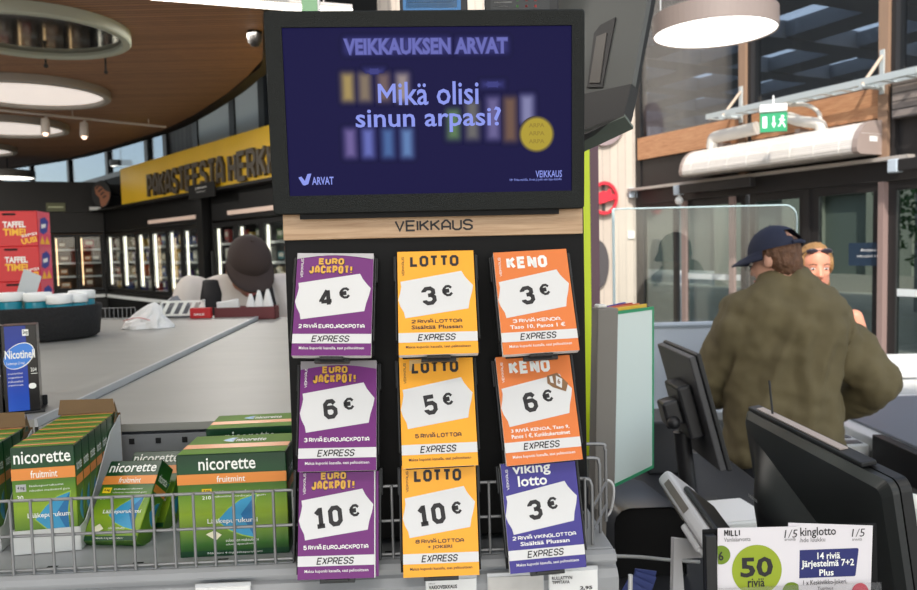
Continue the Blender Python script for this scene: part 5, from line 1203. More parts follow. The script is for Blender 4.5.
# card terminal on a white cut-out stand
PLW = mat('terminal pale', (206, 206, 208), .4)
cA, cB = P(674, 486, 1.30), P(722, 556, 1.10)
_z = (cA - cB).normalized(); _y = V((.62, .10, .78)); _y = (_y - _z * _y.dot(_z)).normalized(); _x = _y.cross(_z)
_o = (cA + cB) / 2 + _y * .004; cm = Mx(((_x.x, _y.x, _z.x, _o.x), (_x.y, _y.y, _z.y, _o.y), (_x.z, _y.z, _z.z, _o.z), (0, 0, 0, 1))); cH = (cA - cB).length / 2
ct_ = thing('card_terminal', 'pale card terminal tilted on a white cut-out stand', 'card terminal', cm)
b = MB(cm); b.rbox(-.036, .036, -.014, .014, -cH, cH, .009, PLW, 3); b.build('case', ct_)
b = MB(cm); b.rbox(-.034, .034, .0145, .024, -cH + .004, cH - .07, .004, TBD, 2); b.build('keypad_front', ct_)
b = MB(cm); b.rbox(-.030, .03, -.0155, -.0142, -.02, cH - .03, .0006, mat('slot taupe', (112, 106, 98), .5)); b.rbox(.0362, .0375, -.006, .006, -.02, cH - .03, .0006, mat('slot taupe', (0, 0, 0))); b.rbox(-.030, .03, -.026, -.0145, -cH + .01, -.025, .004, PLW); b.build('card_slot', ct_)
sm_ = FR(V(((cm @ V((0, -.03, -.03))).x, (cm @ V((0, -.03, -.03))).y, .9505)), 20)
b = MB(sm_); hh = (cm @ V((0, -.03, -.03))).z - .9505
o = [(-.042, 0), (.042, 0), (.042, hh - .01), (-.036, hh + .01)]
def plate_with_hole(b, O, I, y0, y1, m):
    n = len(O); vs = [(x, y, z) for y in (y0, y1) for q in (O, I) for x, z in q]; fs = []
    for k in range(n): j = (k + 1) % n; fs += [[k, j, n + j, n + k], [2 * n + k, 3 * n + k, 3 * n + j, 2 * n + j], [k, 2 * n + k, 2 * n + j, j], [n + k, n + j, 3 * n + j, 3 * n + k]]
    b.add(vs, fs, m)
plate_with_hole(b, o, [(-.012, hh - .15), (.026, hh - .15), (.026, hh - .03), (-.022, hh - .025)], -.004, .004, PLW); b.box(-.042, .042, -.05, .05, 0, .004, PLW)
b.build('cutout_stand', ct_)
# leaflet holder with two leaflets
cY = .83; cM = FR(P(795, 560, cY), 2, -3)
C = lambda px, py: L(cM, px, py)
hold = thing('leaflet_holder', 'black edged clear holder with two lottery leaflets at the bottom edge of the picture', 'leaflet holder', cM)
b = MB(cM); x0, z1 = C(704, 531); x1, _ = C(879, 528); zB = C(790, 680)[1]
b.rbox(x0, x1, .004, .007, zB, z1, .001, BLACKM); b.rbox(x0, x0 + .012, -.006, .0035, zB, z1 - .004, .001, BLACK); b.build('back_plate', hold)
b = MB(cM); zL = C(790, 583)[1]; b.box(x0 + .012, x1 - .003, -.0075, -.0065, zB, zL, glass('clear acrylic', (.93, .93, .93), .06)); b.build('front_lip', hold)
b = MB(cM); q = (x0 + x1) / 2; b.box(q - .06, q + .06, -.02, .05, .9505 - (cM.to_translation().z) , .956 - cM.to_translation().z, BLACK); b.box(q - .02, q + .02, .008, .014, .956 - cM.to_translation().z, zB + .05, BLACK); b.build('foot', hold)
LIMEG = mat('leaflet lime', (150, 168, 34), .45); NAVY = mat('leaflet navy', (28, 36, 104), .4); CRED = mat('leaflet red', (214, 40, 70), .45); GREY_ = mat('leaflet grey text', (110, 108, 110), .6); LIMED = mat('leaflet ball edge', (112, 140, 24), .45)
LPAP = mat('leaflet paper', (226, 222, 226), .5)
def ct3(b, t, a, c, d, e, y, m, bold=0, sh=0): p, q = C(a, d), C(c, e); b.text(t, p[0], q[0], q[1], p[1], y, m, bold, sh)
b = MB(cM)     # rear leaflet
o = [C(789.5, 523.5), C(874, 526.3), C(869, 680), C(782, 680)]; b.prism(o, .0022, .0032, LPAP); y = .0018
ct3(b, 'Vikinglotto', 792, 837, 528.5, 538, y, INK, .012); ct3(b, '1/5', 852.5, 866, 529.5, 537, y, INK, -.005, .15); ct3(b, 'arvonta', 853, 863, 539, 541, y, GREY_, 0); ct3(b, 'Lottolähde luukku', 785, 826, 539, 542, y, GREY_, 0)
p = C(797, 579); q = C(859.5, 548.5); b.flat([(x - (.004 if z < (p[1] + q[1]) / 2 else 0), z) for x, z in rrect(p[0], q[0], p[1], q[1], .002)], y, NAVY)
ct3(b, '14 riviä', 818, 841, 553, 559, y - .0002, PW, .02); ct3(b, 'Järjestelmä 7+2', 802, 855, 561, 568, y - .0002, PW, .02); ct3(b, 'Plus', 820, 834.5, 570, 576, y - .0002, PW, .02)
ct3(b, '1 x Keskiviikko-Jokeri,', 804, 848, 581, 585.5, y - .0002, INK, .0); ct3(b, 'Tuplaus', 818, 834, 587.5, 591, y - .0002, INK, 0)
p = C(861, 592); b.disc(p[0], p[1], .0095, y - .0002, CRED, 24)
b.build('leaflet', None, 'white leaflet with a navy box of rows, tucked behind the other leaflet', 'leaflet', 'leaflets in the holder')
b = MB(cM)     # front leaflet
o = [C(717.5, 528), C(799.5, 526.2), C(797, 680), C(715, 680)]; b.prism(o, -.0012, -.0002, LPAP); y = -.0016
(lambda p, q: b.sq('MILLI', p[0], q[0], q[1], p[1], y, INK, .19))(C(723.5, 529.6), C(739.5, 535.5)); ct3(b, '1/5', 783.5, 797, 529.5, 537, y, INK, -.005, .15); ct3(b, 'arvonta', 784, 795, 538, 540, y, GREY_, 0); ct3(b, 'Vainlisäarvonta', 723.5, 750, 537.2, 540.5, y, GREY_, 0)
p = C(756.3, 569.5); rr_ = 25.8 * cY / F; b.disc(p[0], p[1], rr_, y, LIMEG, 48); ct3(b, '50', 739.5, 772.5, 557, 576, y - .0003, INK, .03); ct3(b, 'riviä', 747, 764, 578, 586, y - .0003, INK, .02)
def halfball(px, py, r, clipx0=None, clipx1=None):
    p = C(px, py); pts = [(p[0] + r * cos(2 * pi * k / 40), p[1] + r * sin(2 * pi * k / 40)) for k in range(40)]
    if clipx0: e = C(clipx0, py)[0]; pts = [(max(x, e), z) for x, z in pts]
    if clipx1: e = C(clipx1, py)[0]; pts = [(min(x, e), z) for x, z in pts]
    b.flat(pts, y, LIMED)
halfball(720.5, 554.5, .0105, 717.2); ct3(b, '6', 717.6, 723, 551, 560, y - .0003, INK, .02); halfball(791, 591, .0105, None, 798)
b.build('leaflet', None, 'white leaflet with a big lime circle reading 50, in front of the other', 'leaflet', 'leaflets in the holder')
# white papers on the desk, scratch cards, small cups
b = MB(FR(V((P(722, 530, 1.62).x, 1.62, .9505)), 10)); b.rbox(-.06, .085, -.07, .07, 0, .065, .004, DW); b.box(-.055, .08, -.065, .065, .0655, .0665, PAPER); b.build('paper_box', None, 'low white box of paper between the card terminal and large monitor', 'box')
bmx = FR(V((.80, 1.45, .9505)), 0)
CB = mat('scratch card blue', (58, 68, 118), .4)
km = FR(P(620, 585, .90), 14)
rack = thing('scratch_card_rack', 'small wire rack of navy scratch cards at the end of the price rail', 'card rack', km)
b = MB(km); b.tube([(.006, -.012, -.05), (.008, -.012, .0165)], .003, mat('wire pale', (0, 0, 0)), 8); b.box(-.03, .05, -.016, .03, -.056, -.05, STEEL); zf = .9505 - km.to_translation().z; b.tube([(.04, .02, -.05), (.04, .02, zf)], .006, STEEL, 8); b.build('rack_wire', rack)
for k, (dx, ln, dy) in enumerate(((-.010, 34, .0), (.004, 30, .006), (.018, 22, .012), (.028, 14, .018))):
    M = km @ Mx.Translation((dx, dy, -.047)) @ Mx.Rotation(R(ln), 4, 'Y'); b = MB(M); b.box(-.012, .018, 0, .001, 0.004, .055, CB); b.box(-.004, .004, -.0003, 0, .03, .038, PW)
    b.build('scratch_card', None, ('navy scratch card leaning outermost in the small wire rack', 'second navy scratch card in the small wire rack', 'third navy scratch card in the small wire rack', 'last and most upright navy scratch card in the rack')[k], 'scratch card', 'scratch cards in the wire rack')
b = MB(); b.rbox(.835, .965, 1.38, 1.52, .9505, 1.035, .004, TBD); b.build('printer_box', None, 'dark low box beyond the near end of the large monitor', 'box')
b = MB(FR(V((.875, 1.45, 1.0355)))); b.lathe([(0, .0), (.036, .0), (.042, .05), (.044, .054), (.039, .052), (.033, .006), (0, .006)], PW, 24); b.build('paper_cup', None, 'white paper cup on the dark box beyond the large monitor', 'cup')
b = MB(FR(V((.925, 1.43, 1.0355)))); b.lathe([(0, .0), (.026, .0), (.026, .042), (.010, .042), (.010, .003), (0, .003)], PW, 24); b.build('paper_roll', None, 'white paper roll beside the cup on the dark box', 'paper roll')
# ================================================================== CHECKOUT
chk = thing('checkout_counter', 'pale checkout counter with a dark conveyor belt beyond the person in the olive shirt', 'checkout', (1.7, 3.6, 0))
b = MB(); b.box(.35, 1.48, 3.14, 3.62, 0, .86, DESK); b.rbox(.30, 1.486, 3.10, 3.66, .8605, .90, .006, DW); b.build('counter_body', chk)
b = MB(); b.box(1.52, 4.0, 1.7, 3.48, 0, .82, DESK); b.rbox(1.49, 4.0, 1.66, 3.50, .8205, .872, .006, DW); b.build('conveyor_body', chk)
b = MB(); b.rbox(1.555, 3.98, 1.70, 3.40, .8725, .884, .004, BELT); b.build('belt', chk)
b = MB(); b.rbox(1.45, 1.489, 1.66, 2.66, .79, .905, .004, TBD); b.build('belt_guard', chk)
b = MB(); b.rbox(1.395, 1.488, 2.74, 3.0, .80, .845, .006, DW)
for k in range(3): b.box(1.41, 1.47, 2.76 + k * .08, 2.80 + k * .08, .8455, .849, mat('button slot', (96, 98, 100), .5))
b.build('button_box', chk)
b = MB(FR(V((P(893, 388, 4.3).x, 4.3, 0)))); b.box(-.5, 1.2, 0, .6, 0, .80, DW); b.rbox(-.52, 1.2, -.02, .62, .8005, .84, .005, WHITE); b.build('packing_table', None, 'white packing table near the entrance doors', 'table')
# white partition
wp0 = P(656, 323, 3.13); wp1 = P(712, 325, 3.13)
b = MB(FR(V(((wp0.x + wp1.x) / 2, 3.13, 0)), 0)); w = (wp1.x - wp0.x) / 2; b.rbox(-w - .02, w + .03, 0, .03, .9005, wp0.z, .004, mat('partition pale blue', (206, 216, 226), .4)); b.box(-w - .02, w, -.004, -.0005, wp0.z - .022, wp0.z - .012, mat('partition rail', (150, 160, 168), .4)); b.build('partition_board', None, 'pale bluish partition board standing behind the slim till monitor', 'partition')
# clear screen between till and customer
px0 = P(614, 300, 3.2).x; zt = P(700, 207, 3.2).z; px1 = P(797, 230, 3.2).x; z0 = .9005
o = [(px0, z0), (px1, z0), (px1, zt - .05)] + [(px1 - .05 + .05 * cos(t), zt - .05 + .05 * sin(t)) for t in (.4, .8, 1.2)] + [(px1 - .05, zt), (px0, zt)]
t = thing('clear_screen', 'clear plastic protective screen standing on the checkout counter', 'screen', ((px0 + px1) / 2, 3.2, z0))
b = MB(FR((0, 3.2, 0))); b.prism(o, 0, .006, glass('clear screen glass', (.95, .97, .97), .02)); b.build('clear_sheet', t)
b = MB(FR((0, 3.2, 0))); ED = mat('screen edge pale', (188, 210, 214), .3)
b.tube([(x, .003, z) for x, z in o[1:]], .0035, ED, 6); b.box(px0 - .004, px0 + .006, -.002, .008, z0, zt, ED); b.build('polished_edge', t)
# ================================================================== PEOPLE
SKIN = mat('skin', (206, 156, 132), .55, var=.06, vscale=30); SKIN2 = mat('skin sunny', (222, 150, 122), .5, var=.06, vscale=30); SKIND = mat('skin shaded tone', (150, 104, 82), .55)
def cap_(b, p0, r0, p1, r1, m, n=14):
    p0, p1 = V(p0), V(p1); k = 6; d = (p1 - p0); ln = d.length; d.normalize(); pts = []; rr = []
    for i in range(k): a = pi / 2 * i / (k - 1); pts.append(p0 - d * r0 * cos(a)); rr.append(max(1e-4, r0 * sin(a)))
    for i in range(k): a = pi / 2 * i / (k - 1); pts.append(p1 + d * r1 * sin(a)); rr.append(max(1e-4, r1 * cos(a)))
    b.tube(pts, rr, m, n)
def loft(b, secs, m, n=28):
    """secs: (centre, rx, ry) rings -> closed body"""
    vs = []
    for c, rx, ry in secs:
        for k in range(n):
            a = 2 * pi * k / n; e = 2.4
            ca, sa = cos(a), sin(a); q = (abs(ca) ** e + abs(sa) ** e) ** (-1 / e)
            vs.append((c[0] + rx * ca * q, c[1] + ry * sa * q, c[2]))
    K = len(secs); fs = [[i * n + k, i * n + (k + 1) % n, (i + 1) * n + (k + 1) % n, (i + 1) * n + k] for i in range(K - 1) for k in range(n)]
    fs += [list(range(n))[::-1], list(range((K - 1) * n, K * n))]; b.add(vs, fs, m, True)
def fuse(b, voxel, smooth, name, parent, disp=None, label=None, mats=None):
    """join overlapping shapes into one continuous surface"""
    me = bpy.data.meshes.new('tmp'); me.from_pydata(b.v, [], b.f); o = bpy.data.objects.new('tmp', me); COL.objects.link(o)
    md = o.modifiers.new('r', 'REMESH'); md.mode = 'VOXEL'; md.voxel_size = voxel; md.use_smooth_shade = True
    if smooth: s = o.modifiers.new('s', 'SMOOTH'); s.factor = .5; s.iterations = smooth
    dg = bpy.context.evaluated_depsgraph_get(); ev = o.evaluated_get(dg); m2 = bpy.data.meshes.new_from_object(ev)
    vs = [v.co.copy() for v in m2.vertices]; ns = [v.normal.copy() for v in m2.vertices]; fs = [list(p.vertices) for p in m2.polygons]
    bpy.data.objects.remove(o); bpy.data.meshes.remove(m2)
    if disp: vs = [v + n * disp(v) for v, n in zip(vs, ns)]
    r = MB(); r.add(vs, fs, b.mats[0], True)
    return r.build(name, parent, label)
def face(Mh, root, eye=True, mouthc=(168, 84, 80)):
    """eyes, brows and lips on a head whose local -y looks forward; returns nothing"""
    ew = mat('eye white', (226, 220, 214), .3); ir = mat('iris', (60, 66, 70), .2); lp_ = mat('lips', mouthc, .45); br = mat('brow', (110, 82, 60), .8)
    for s in (-1, 1):
        b = MB(Mh); b.sphere((s * .032, -.083, .012), (.012, .0065, .0055), ew, 12); b.sphere((s * .032, -.0875, .012), (.0052, .003, .0052), ir, 10); b.build('eye', root)
        b = MB(Mh); b.tube([(s * .016, -.096, .033), (s * .034, -.094, .038), (s * .052, -.081, .032)], [.003, .0035, .002], br, 6); b.build('eyebrow', root)
    b = MB(Mh); b.tube([(-.024, -.091, -.058), (-.010, -.1, -.054), (0, -.101, -.056), (.010, -.1, -.054), (.024, -.091, -.058)], [.002, .0045, .004, .0045, .002], lp_, 8); b.tube([(-.02, -.091, -.061), (0, -.1, -.065), (.02, -.091, -.061)], [.002, .005, .002], lp_, 8); b.build('lips', root)
def head_shapes(b, m):
    b.sphere((0, .004, .04), (.074, .093, .088), m, 24, None, 16)
    b.sphere((0, -.03, -.02), (.062, .064, .085), m, 20, None, 14)
    b.sphere((0, -.055, -.075), (.034, .034, .03), m, 14)
    b.sphere((-.04, -.02, -.05), (.026, .045, .04), m, 12); b.sphere((.04, -.02, -.05), (.026, .045, .04), m, 12)
    cap_(b, (0, -.09, .015), .009, (0, -.110, -.022), .0125, m, 10); b.sphere((-.011, -.101, -.026), .0085, m, 8); b.sphere((.011, -.101, -.026), .0085, m, 8)
    b.sphere((-.034, -.076, -.012), (.02, .014, .016), m, 10); b.sphere((.034, -.076, -.012), (.02, .014, .016), m, 10)
    for s in (-1, 1): b.sphere((s * .077, .012, .0), (.010, .020, .031), m, 12)
def hand(b, wrist, d, up, m, side=1, curl=.6):
    """palm, four fingers of unequal length and a thumb; d: pointing direction, up: back of hand"""
    w = V(wrist); d = V(d).normalized(); up = V(up); up = (up - d * up.dot(d)).normalized(); s = d.cross(up) * side
    for k in range(4): cap_(b, w + s * (-.024 + .016 * k), .015, w + d * .08 + s * (-.027 + .018 * k), .0125, m, 10)
    for k, ln in enumerate((.058, .070, .076, .066)):
        a = w + d * .085 + s * (-.027 + .018 * k); c = curl
        p1 = a + (d * cos(c * .6) - up * sin(c * .6)) * ln * .5; p2 = p1 + (d * cos(c * 1.5) - up * sin(c * 1.5)) * ln * .32; p3 = p2 + (d * cos(c * 2.2) - up * sin(c * 2.2)) * ln * .25
        cap_(b, a, .0095, p1, .0088, m, 8); cap_(b, p1, .0088, p2, .008, m, 8); cap_(b, p2, .008, p3, .007, m, 8)
    a = w + d * .025 + s * .030; p1 = a + d * .028 + s * .024 - up * .012; p2 = p1 + d * .028 + s * .004 - up * .012
    cap_(b, a, .013, p1, .0105, m, 8); cap_(b, p1, .0105, p2, .0085, m, 8)
def person(M, headM, arms, skin, root, hip=(0, 0, .93), lean=V((0, 0, 0)), scale=1.0, vox=.0085, legs=True):
    """one continuous body. local: faces -y. arms: [(shoulder, elbow, wrist, fingers, palm up) x2]"""
    b = MB(M); L_ = lean
    S = lambda z: L_ * max(0, (z - .95)) / .5
    loft(b, [((0, 0, .80), .12, .085), ((0, 0, .90), .155, .10), ((0, 0, .98), .15, .098), (V((0, 0, 1.10)) + S(1.1), .132, .092), (V((0, .0, 1.25)) + S(1.25), .155, .105), (V((0, 0, 1.37)) + S(1.37), .155, .092), (V((0, .005, 1.42)) + S(1.42), .09, .065), (V((0, .005, 1.47)) + S(1.47), .055, .052)], skin)
    nb = V((0, .01, 1.45)) + S(1.45); hc = M.inverted() @ (headM @ V((0, .02, -.05)))
    cap_(b, nb, .050, hc, .05, skin)
    for s in (-1, 1):
        if legs:
            cap_(b, (s * .09, 0, .87), .088, (s * .10, -.015, .50), .058, skin); cap_(b, (s * .10, -.015, .50), .056, (s * .105, .015, .10), .04, skin); cap_(b, (s * .105, .02, .05), .042, (s * .12, -.13, .035), .035, skin)
    for (sh, el, wr, d, up, sd) in arms:
        cap_(b, sh, .044, el, .038, skin); cap_(b, el, .041, wr, .028, skin); hand(b, wr, d, up, skin, sd)
    b.at(headM); head_shapes(b, skin)
    return fuse(b, vox, 2, 'body', root)
def shirt(M, secs, arms, m, root, name='shirt', vox=.011, wr=.006, seed=0, neck=None):
    b = MB(M); loft(b, secs, m)
    for (a, ra, c, rc) in arms: cap_(b, a, ra, c, rc, m)
    if neck: cap_(b, *neck, m)
    I = M.inverted()
    def disp(v):
        q = I @ v; fold = (1 - 2 * abs(NZ.noise(V((q.x * 11 + seed + q.z * 3, q.y * 6, q.z * 3.2 + abs(q.x) * 6))))) * .9 + NZ.noise(V((q.x * 9, q.y * 9 + seed, q.z * 14))) * .6 + .35 * NZ.noise(V((q.x * 34, q.y * 30, q.z * 30)))
        return wr * fold
    return fuse(b, vox, 3, name, root, lambda v: disp(v) + wr * .25)
# ---- the person in the olive shirt, back to us
YM = 2.62
c0 = P(782, 350, YM)
mM = FR(V((c0.x, YM, 0)), 172)            # local -y points away from the camera: facing the checkout
man = thing('person', 'person in olive shirt and navy cap, back turned, hand on hip', 'person', mM)
hpos = P(776, 262, YM - .02)
hM = FR(hpos, 172 + 44, 0) @ Mx.Rotation(R(14), 4, 'X') @ Mx.Diagonal((.88, .88, .88, 1))
# local x is mirrored (facing away): picture right = local -x
sL = V((-.20, .0, 1.44)); 
def loc(px, py, Y): return mM.inverted() @ P(px, py, Y)
shR = loc(829, 322, YM + .01); elR = loc(877, 382, YM - .06); wrR = loc(838, 408, YM + .12)
shL = loc(735, 328, YM - .0); elL = loc(712, 386, YM + .10); wrL = loc(735, 392, YM + .30)
arms = [(shR, elR, wrR, (.5, -.6, -.2), (-.3, .2, 1), 1), (shL, elL, wrL, (-.4, -.8, -.05), (0, 0, 1), -1)]
OL = mat('olive shirt', (104, 94, 66), .85, var=.10, vscale=14, bump=.15, bscale=400)
person(mM, hM, arms, SKIN, man, lean=V((0, .01, 0)))
zH = loc(790, 452, YM).z
secs = [((-.0, .0, zH - .02), .182, .128), ((0, 0, zH + .06), .186, .13), ((0, 0, 1.06), .178, .122), ((0, .005, 1.18), .176, .12), ((0, .012, 1.30), .19, .125), ((0, .016, 1.37), .192, .115), ((0, .018, 1.41), .155, .094), ((0, .02, 1.445), .102, .072), ((0, .018, 1.485), .064, .057)]
sh = shirt(mM, secs, [(shR + V((.01, 0, -.0)), .078, elR, .066), (elR, .068, wrR + (wrR - elR) * -.05, .048), (shL + V((-.01, 0, 0)), .078, elL, .064), (elL, .066, wrL + (elL - wrL) * .25, .05)], OL, man, wr=.019)
b = MB(mM)   # standing collar, yoke seam, loop
b.tube([(.068 * cos(2 * pi * k / 28), .016 + .060 * sin(2 * pi * k / 28), 1.478 + .006 * sin(2 * pi * k / 28)) for k in range(28)], .013, OL, 8, closed=True)
b.build('collar', man)
# trousers and shoes
JE = mat('dark trousers', (26, 28, 34), .8, bump=.2, bscale=200); SHOE = mat('dark shoe', (30, 30, 32), .5)
b = MB(mM); loft(b, [((0, 0, .78), .15, .11), ((0, 0, .88), .17, .118), ((0, 0, .98), .165, .112), ((0, 0, 1.02), .155, .105)], JE)
for s in (-1, 1): cap_(b, (s * .09, 0, .86), .104, (s * .10, -.012, .50), .076, JE); cap_(b, (s * .10, -.012, .50), .075, (s * .105, .012, .13), .062, JE)
fuse(b, .012, 3, 'trousers', man)
for s in (-1, 1): b = MB(mM); b.sphere((s * .118, -.06, .045), (.052, .145, .046), SHOE, 16); b.build('shoe', man)
HAIR = mat('brown hair', (104, 72, 50), .6, var=.3, vscale=60, bump=.6, bscale=160)
def hairbits(Mh, parts, m, name, root, vox=.006, amp=.005):
    b = MB(Mh)
    for c, r in parts: b.sphere(c, r, m, 20)
    I = Mh.inverted()
    def d(v): q = I @ v; return amp * (NZ.noise(V((q.x * 90, q.y * 90, q.z * 18))) + .6 * NZ.noise(V((q.x * 160, q.y * 160, q.z * 30))))
    return fuse(b, vox, 1, name, root, d)
hairbits(hM, [((0, .024, .034), (.081, .080, .078)), ((0, .042, -.012), (.072, .056, .050)), ((0, .046, -.040), (.058, .042, .032)), ((-.066, .012, .03), (.016, .034, .032)), ((.066, .012, .03), (.016, .034, .032))], HAIR, 'hair', man)
face(hM, man)
NAVYC = mat('cap navy', (34, 40, 62), .8, bump=.2, bscale=500)
def cap_hat(Mh, m, root, brim_len=.085, logo=None, strap=True):
    b = MB(Mh); n = 36; rows = 9; vs = []
    for j in range(rows + 1):
        a = pi / 2 * j / rows
        for k in range(n):
            t = 2 * pi * k / n; vs.append((.0885 * cos(t) * cos(a), .008 + .107 * sin(t) * cos(a), .045 + .096 * sin(a) + .010 * (1 - sin(a)) * (-sin(t)) * -1 * .0))
    fs = [[j * n + k, j * n + (k + 1) % n, (j + 1) * n + (k + 1) % n, (j + 1) * n + k] for j in range(rows) for k in range(n)]
    # leave the opening above the strap at the back
    if strap: fs = [f for f in fs if not (all(abs((sum(vs[i][0] for i in f) / 4)) < .034 for _ in (0,)) and sum(vs[i][1] for i in f) / 4 > .05 and sum(vs[i][2] for i in f) / 4 < .10 and sum(vs[i][2] for i in f) / 4 > .058)]
    b.add(vs, fs, m, True); b.sphere((0, .008, .142), (.008, .008, .004), m, 8)
    if strap: b.tube([(-.04, .106, .052), (0, .117, .052), (.04, .106, .052)], .007, m, 6)
    h = b.build('cap', root)
    b = MB(Mh); vs = []; K = 14
    for k in range(K + 1):
        t = pi + pi * k / K; x, y = .0885 * cos(t), .008 + .107 * sin(t)
        bl = brim_len * sin(pi * k / K) ** .6
        for (f, dz) in ((0, 0), (.5, -.004), (1, -.014)): vs.append((x * (1 + .10 * f), y - bl * f, .047 + dz - .02 * abs(cos(t)) * f))
    fs = []
    for k in range(K):
        for f in range(2): a = k * 3 + f; fs.append([a, a + 1, a + 4, a + 3])
    n0 = len(vs); vs2 = vs + [(x, y, z - .004) for x, y, z in vs]; fs2 = fs + [[i + n0 for i in f[::-1]] for f in fs]
    rim = [k * 3 + 2 for k in range(K + 1)]; fs2 += [[rim[k], rim[k + 1], rim[k + 1] + n0, rim[k] + n0] for k in range(K)]
    b.add(vs2, fs2, m, True); b.build('brim', h)
    return h
cap_hat(hM, NAVYC, man)
b = MB(hM); gm = mat('glasses dark', (40, 40, 44), .3)
for s in (-1, 1): b.tube([(s * .078, .0, .02), (s * .074, -.05, .02), (s * .06, -.098, .016)], .002, gm, 6); b.tube([(s * .033 + .023 * cos(2 * pi * k / 20), -.103, .012 + .018 * sin(2 * pi * k / 20)) for k in range(20)], .0018, gm, 6, closed=True)
b.build('glasses', man)
# ---- the person facing us behind
YW = 3.86
wM0 = P(822, 300, YW); wM = FR(V((wM0.x, YW, 0)), 8)
wo = thing('person', 'person with fair tied hair and sunglasses on head, facing us behind the olive shirt', 'person', wM)
whM = FR(P(815, 269, YW - .02), -10, 0) @ Mx.Rotation(R(6), 4, 'X') @ Mx.Diagonal((.95, .95, .97, 1))
def wl(px, py, Y): return wM.inverted() @ P(px, py, Y)
dz = wM0.z
ez = wl(818, 304, YW).z
shz = wl(818, 318, YW).z
A = [(V((.18, 0, shz)), V((.24, -.04, shz - .28)), V((.17, -.22, shz - .38)), (-.3, -1, 0), (0, 0, 1), -1), (V((-.18, 0, shz)), V((-.24, -.04, shz - .28)), V((-.17, -.22, shz - .38)), (.3, -1, 0), (0, 0, 1), 1)]
SCw = shz / 1.41
wMs = wM @ Mx.Diagonal((.92, .92, SCw, 1))
Aw = [(V((a[0].x / .92, 0, 1.41)), V((a[1].x / .92, a[1].y, 1.13)), V((a[2].x / .92, a[2].y, 1.03)), *a[3:]) for a in A]
person(wMs, whM, Aw, SKIN2, wo, vox=.0075)
CORAL = mat('coral top', (214, 112, 92), .8); 
shirt(wMs, [((0, 0, .80), .17, .118), ((0, 0, .98), .160, .112), ((0, 0, 1.12), .146, .104), ((0, 0, 1.25), .168, .118), ((0, 0, 1.335), .172, .112)], [((.10, .0, 1.33), .03, (.105, .01, 1.445), .022), ((-.10, .0, 1.33), .03, (-.105, .01, 1.445), .022)], CORAL, wo, 'tank_top', .011, .004)
b = MB(wMs); loft(b, [((0, 0, .76), .15, .112), ((0, 0, .90), .172, .118), ((0, 0, .97), .158, .11)], JE)
for s in (-1, 1): cap_(b, (s * .09, 0, .86), .10, (s * .10, -.012, .50), .072, JE); cap_(b, (s * .10, -.012, .50), .07, (s * .105, .012, .13), .055, JE)
fuse(b, .012, 3, 'trousers', wo)
FAIR = mat('fair hair', (150, 112, 66), .55, var=.25, vscale=60, bump=.5, bscale=160)
hairbits(whM, [((0, .016, .052), (.081, .092, .086)), ((0, .06, -.01), (.066, .05, .07)), ((.070, .000, .03), (.018, .045, .055)), ((-.070, .000, .03), (.018, .045, .055)), ((.058, .045, -.075), (.03, .03, .045)), ((0, .095, .05), (.04, .03, .04))], FAIR, 'hair', wo)
face(whM, wo)
b = MB(whM); lens = mat('sunglass lens', (60, 56, 66), .1); frm = mat('sunglass frame', (40, 34, 36), .3)
for s in (-1, 1):
    b.sphere((s * .036, -.066, .100), (.029, .008, .020), lens, 14, Mx.Rotation(R(38), 3, 'X')); b.tube([(s * .064, -.054, .098), (s * .086, -.01, .065), (s * .083, .03, .03)], .0028, frm, 6)
b.tube([(-.012, -.074, .105), (0, -.078, .107), (.012, -.074, .105)], .003, frm, 6); b.build('sunglasses', wo)
# ---- the capped person behind the counter
YP = 3.78
p0 = P(238, 285, YP); pM = FR(V((p0.x, YP, 0)), 14)
pe = thing('person', 'person in dark cap and black vest, head bowed, behind the counter end', 'person', pM)
phM = FR(P(248.5, 268, YP - .10), 28, 0) @ Mx.Rotation(R(42), 4, 'X') @ Mx.Diagonal((1.16, 1.16, 1.16, 1))
def pl(px, py, Y): return pM.inverted() @ P(px, py, Y)
sz = pl(210, 286, YP).z; k = sz / 1.42; pMs = pM @ Mx.Diagonal((1.12, 1.08, k, 1))
Ap = [(V((.19, 0, 1.40)), V((.26, -.06, 1.12)), V((.16, -.26, 1.04)), (-.4, -1, -.1), (0, 0, 1), -1), (V((-.19, 0, 1.40)), V((-.26, -.06, 1.12)), V((-.16, -.26, 1.04)), (.4, -1, -.1), (0, 0, 1), 1)]
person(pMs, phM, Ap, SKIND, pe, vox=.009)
WSH = mat('pale shirt', (206, 198, 190), .85)
shirt(pMs, [((0, 0, .80), .17, .12), ((0, 0, 1.0), .165, .118), ((0, 0, 1.2), .17, .12), ((0, 0, 1.36), .185, .115), ((0, 0, 1.43), .16, .09), ((0, 0, 1.47), .09, .075)], [(Ap[0][0], .076, Ap[0][1], .062), (Ap[0][1], .062, Ap[0][1].lerp(Ap[0][2], .6), .05), (Ap[1][0], .076, Ap[1][1], .062), (Ap[1][1], .062, Ap[1][1].lerp(Ap[1][2], .6), .05)], WSH, pe, 'shirt', .012, .006, 3)
VEST = mat('vest black', (24, 22, 24), .8)
b = MB(pMs)
for s in (-1, 1):
    loft(b, [((s * .105, 0, .86), .085, .142), ((s * .108, 0, 1.05), .08, .138), ((s * .105, 0, 1.25), .078, .142), ((s * .10, 0, 1.38), .062, .128), ((s * .10, .0, 1.455), .05, .08)], VEST, 20)
loft(b, [((0, .075, .86), .17, .066), ((0, .075, 1.2), .17, .07), ((0, .06, 1.40), .15, .06)], VEST, 20)
fuse(b, .012, 2, 'vest', pe)
b = MB(pMs); loft(b, [((0, 0, .76), .15, .112), ((0, 0, .90), .172, .118), ((0, 0, .99), .16, .112)], JE)
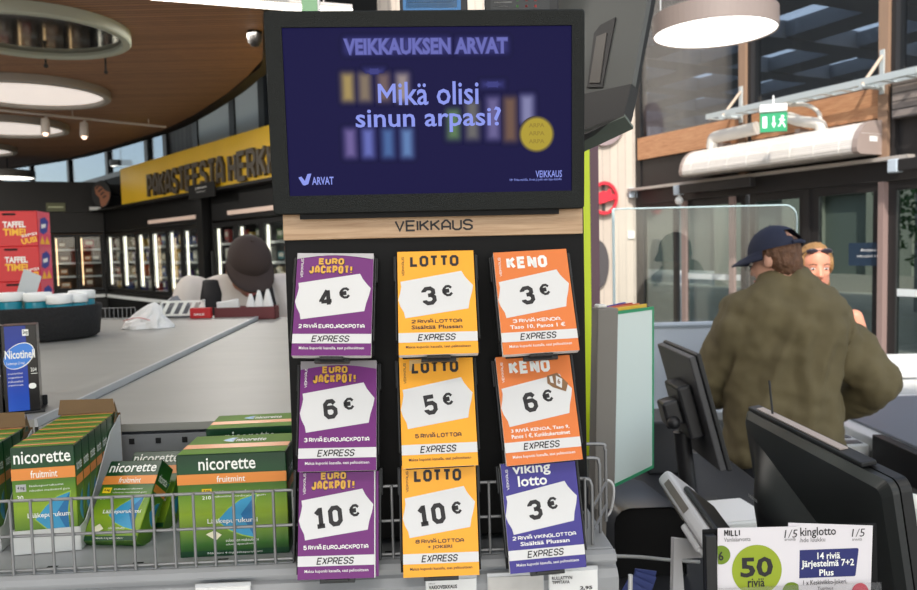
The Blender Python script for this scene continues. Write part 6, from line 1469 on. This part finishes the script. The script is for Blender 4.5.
for s in (-1, 1): cap_(b, (s * .09, 0, .86), .10, (s * .10, -.012, .50), .074, JE); cap_(b, (s * .10, -.012, .50), .072, (s * .105, .012, .13), .06, JE)
fuse(b, .012, 3, 'trousers', pe)
hairbits(phM, [((0, .028, .03), (.080, .082, .085)), ((0, .052, -.03), (.070, .056, .056))], mat('dark hair', (36, 28, 24), .7), 'hair', pe)
face(phM, pe)
CAPB = mat('cap dark brown', (52, 40, 36), .85); cap_hat(phM, CAPB, pe, .075, strap=False)
# ================================================================== LIGHT
w = bpy.data.worlds.new('sky'); SC.world = w; w.use_nodes = True; nt = w.node_tree; bg = nt.nodes['Background']
sky = nt.nodes.new('ShaderNodeTexSky'); sky.sky_type = 'NISHITA'; sky.sun_disc = False; sky.sun_elevation = R(42); sky.sun_rotation = R(180); sky.air_density = 1.0; sky.dust_density = 1.0
hs = nt.nodes.new('ShaderNodeHueSaturation'); hs.inputs['Saturation'].default_value = .5; nt.links.new(sky.outputs[0], hs.inputs['Color']); nt.links.new(hs.outputs[0], bg.inputs[0]); bg.inputs[1].default_value = .34
def lamp(name, kind, loc, energy, color=(1, 1, 1), size=1, sy=None, rot=None):
    l = bpy.data.lights.new(name, kind); l.energy = energy; l.color = color
    if kind == 'AREA':
        l.size = size
        if sy: l.shape = 'RECTANGLE'; l.size_y = sy
    o = bpy.data.objects.new(name, l); COL.objects.link(o); o.location = loc
    if rot: o.rotation_euler = rot
    return o
s = lamp('sun', 'SUN', (0, 0, 10), 4.0, (1, .93, .84)); s.data.angle = R(.6)
s.rotation_euler = V((0.05, .75, -.66)).to_track_quat('-Z', 'Y').to_euler()
# store ceiling lamps over the till zone
for i, (x, y, e) in enumerate(((-.4, -.7, 17), (1.2, -.9, 15), (.5, .7, 4), (2.2, .4, 14))): lamp('ceiling_and_fill_lamp', 'AREA', (x, y, ZC - .03), e, (1, .97, .93), 1.1, .35)
for x, y, e in ((-1.7, .5, 14), (-2.6, 2.4, 22), (-3.8, 4.6, 60), (-5.4, 6.6, 90), (-1.8, 6.2, 60), (-7.5, 9.5, 90)): lamp('ceiling_and_fill_lamp', 'AREA', (x, y, ZC - .02), e, (1, .95, .88), .6)  # unseen fill lamps, added to brighten the dark left half
SC.view_settings.view_transform = 'Standard'; SC.view_settings.look = 'None'; SC.view_settings.gamma = 1; SC.view_settings.use_curve_mapping = False
SC.view_settings.exposure = 0.0
SC.cycles.use_denoising = True; SC.cycles.max_bounces = 6; SC.cycles.transparent_max_bounces = 16; SC.cycles.caustics_reflective = False; SC.cycles.caustics_refractive = False; SC.cycles.sample_clamp_indirect = 6
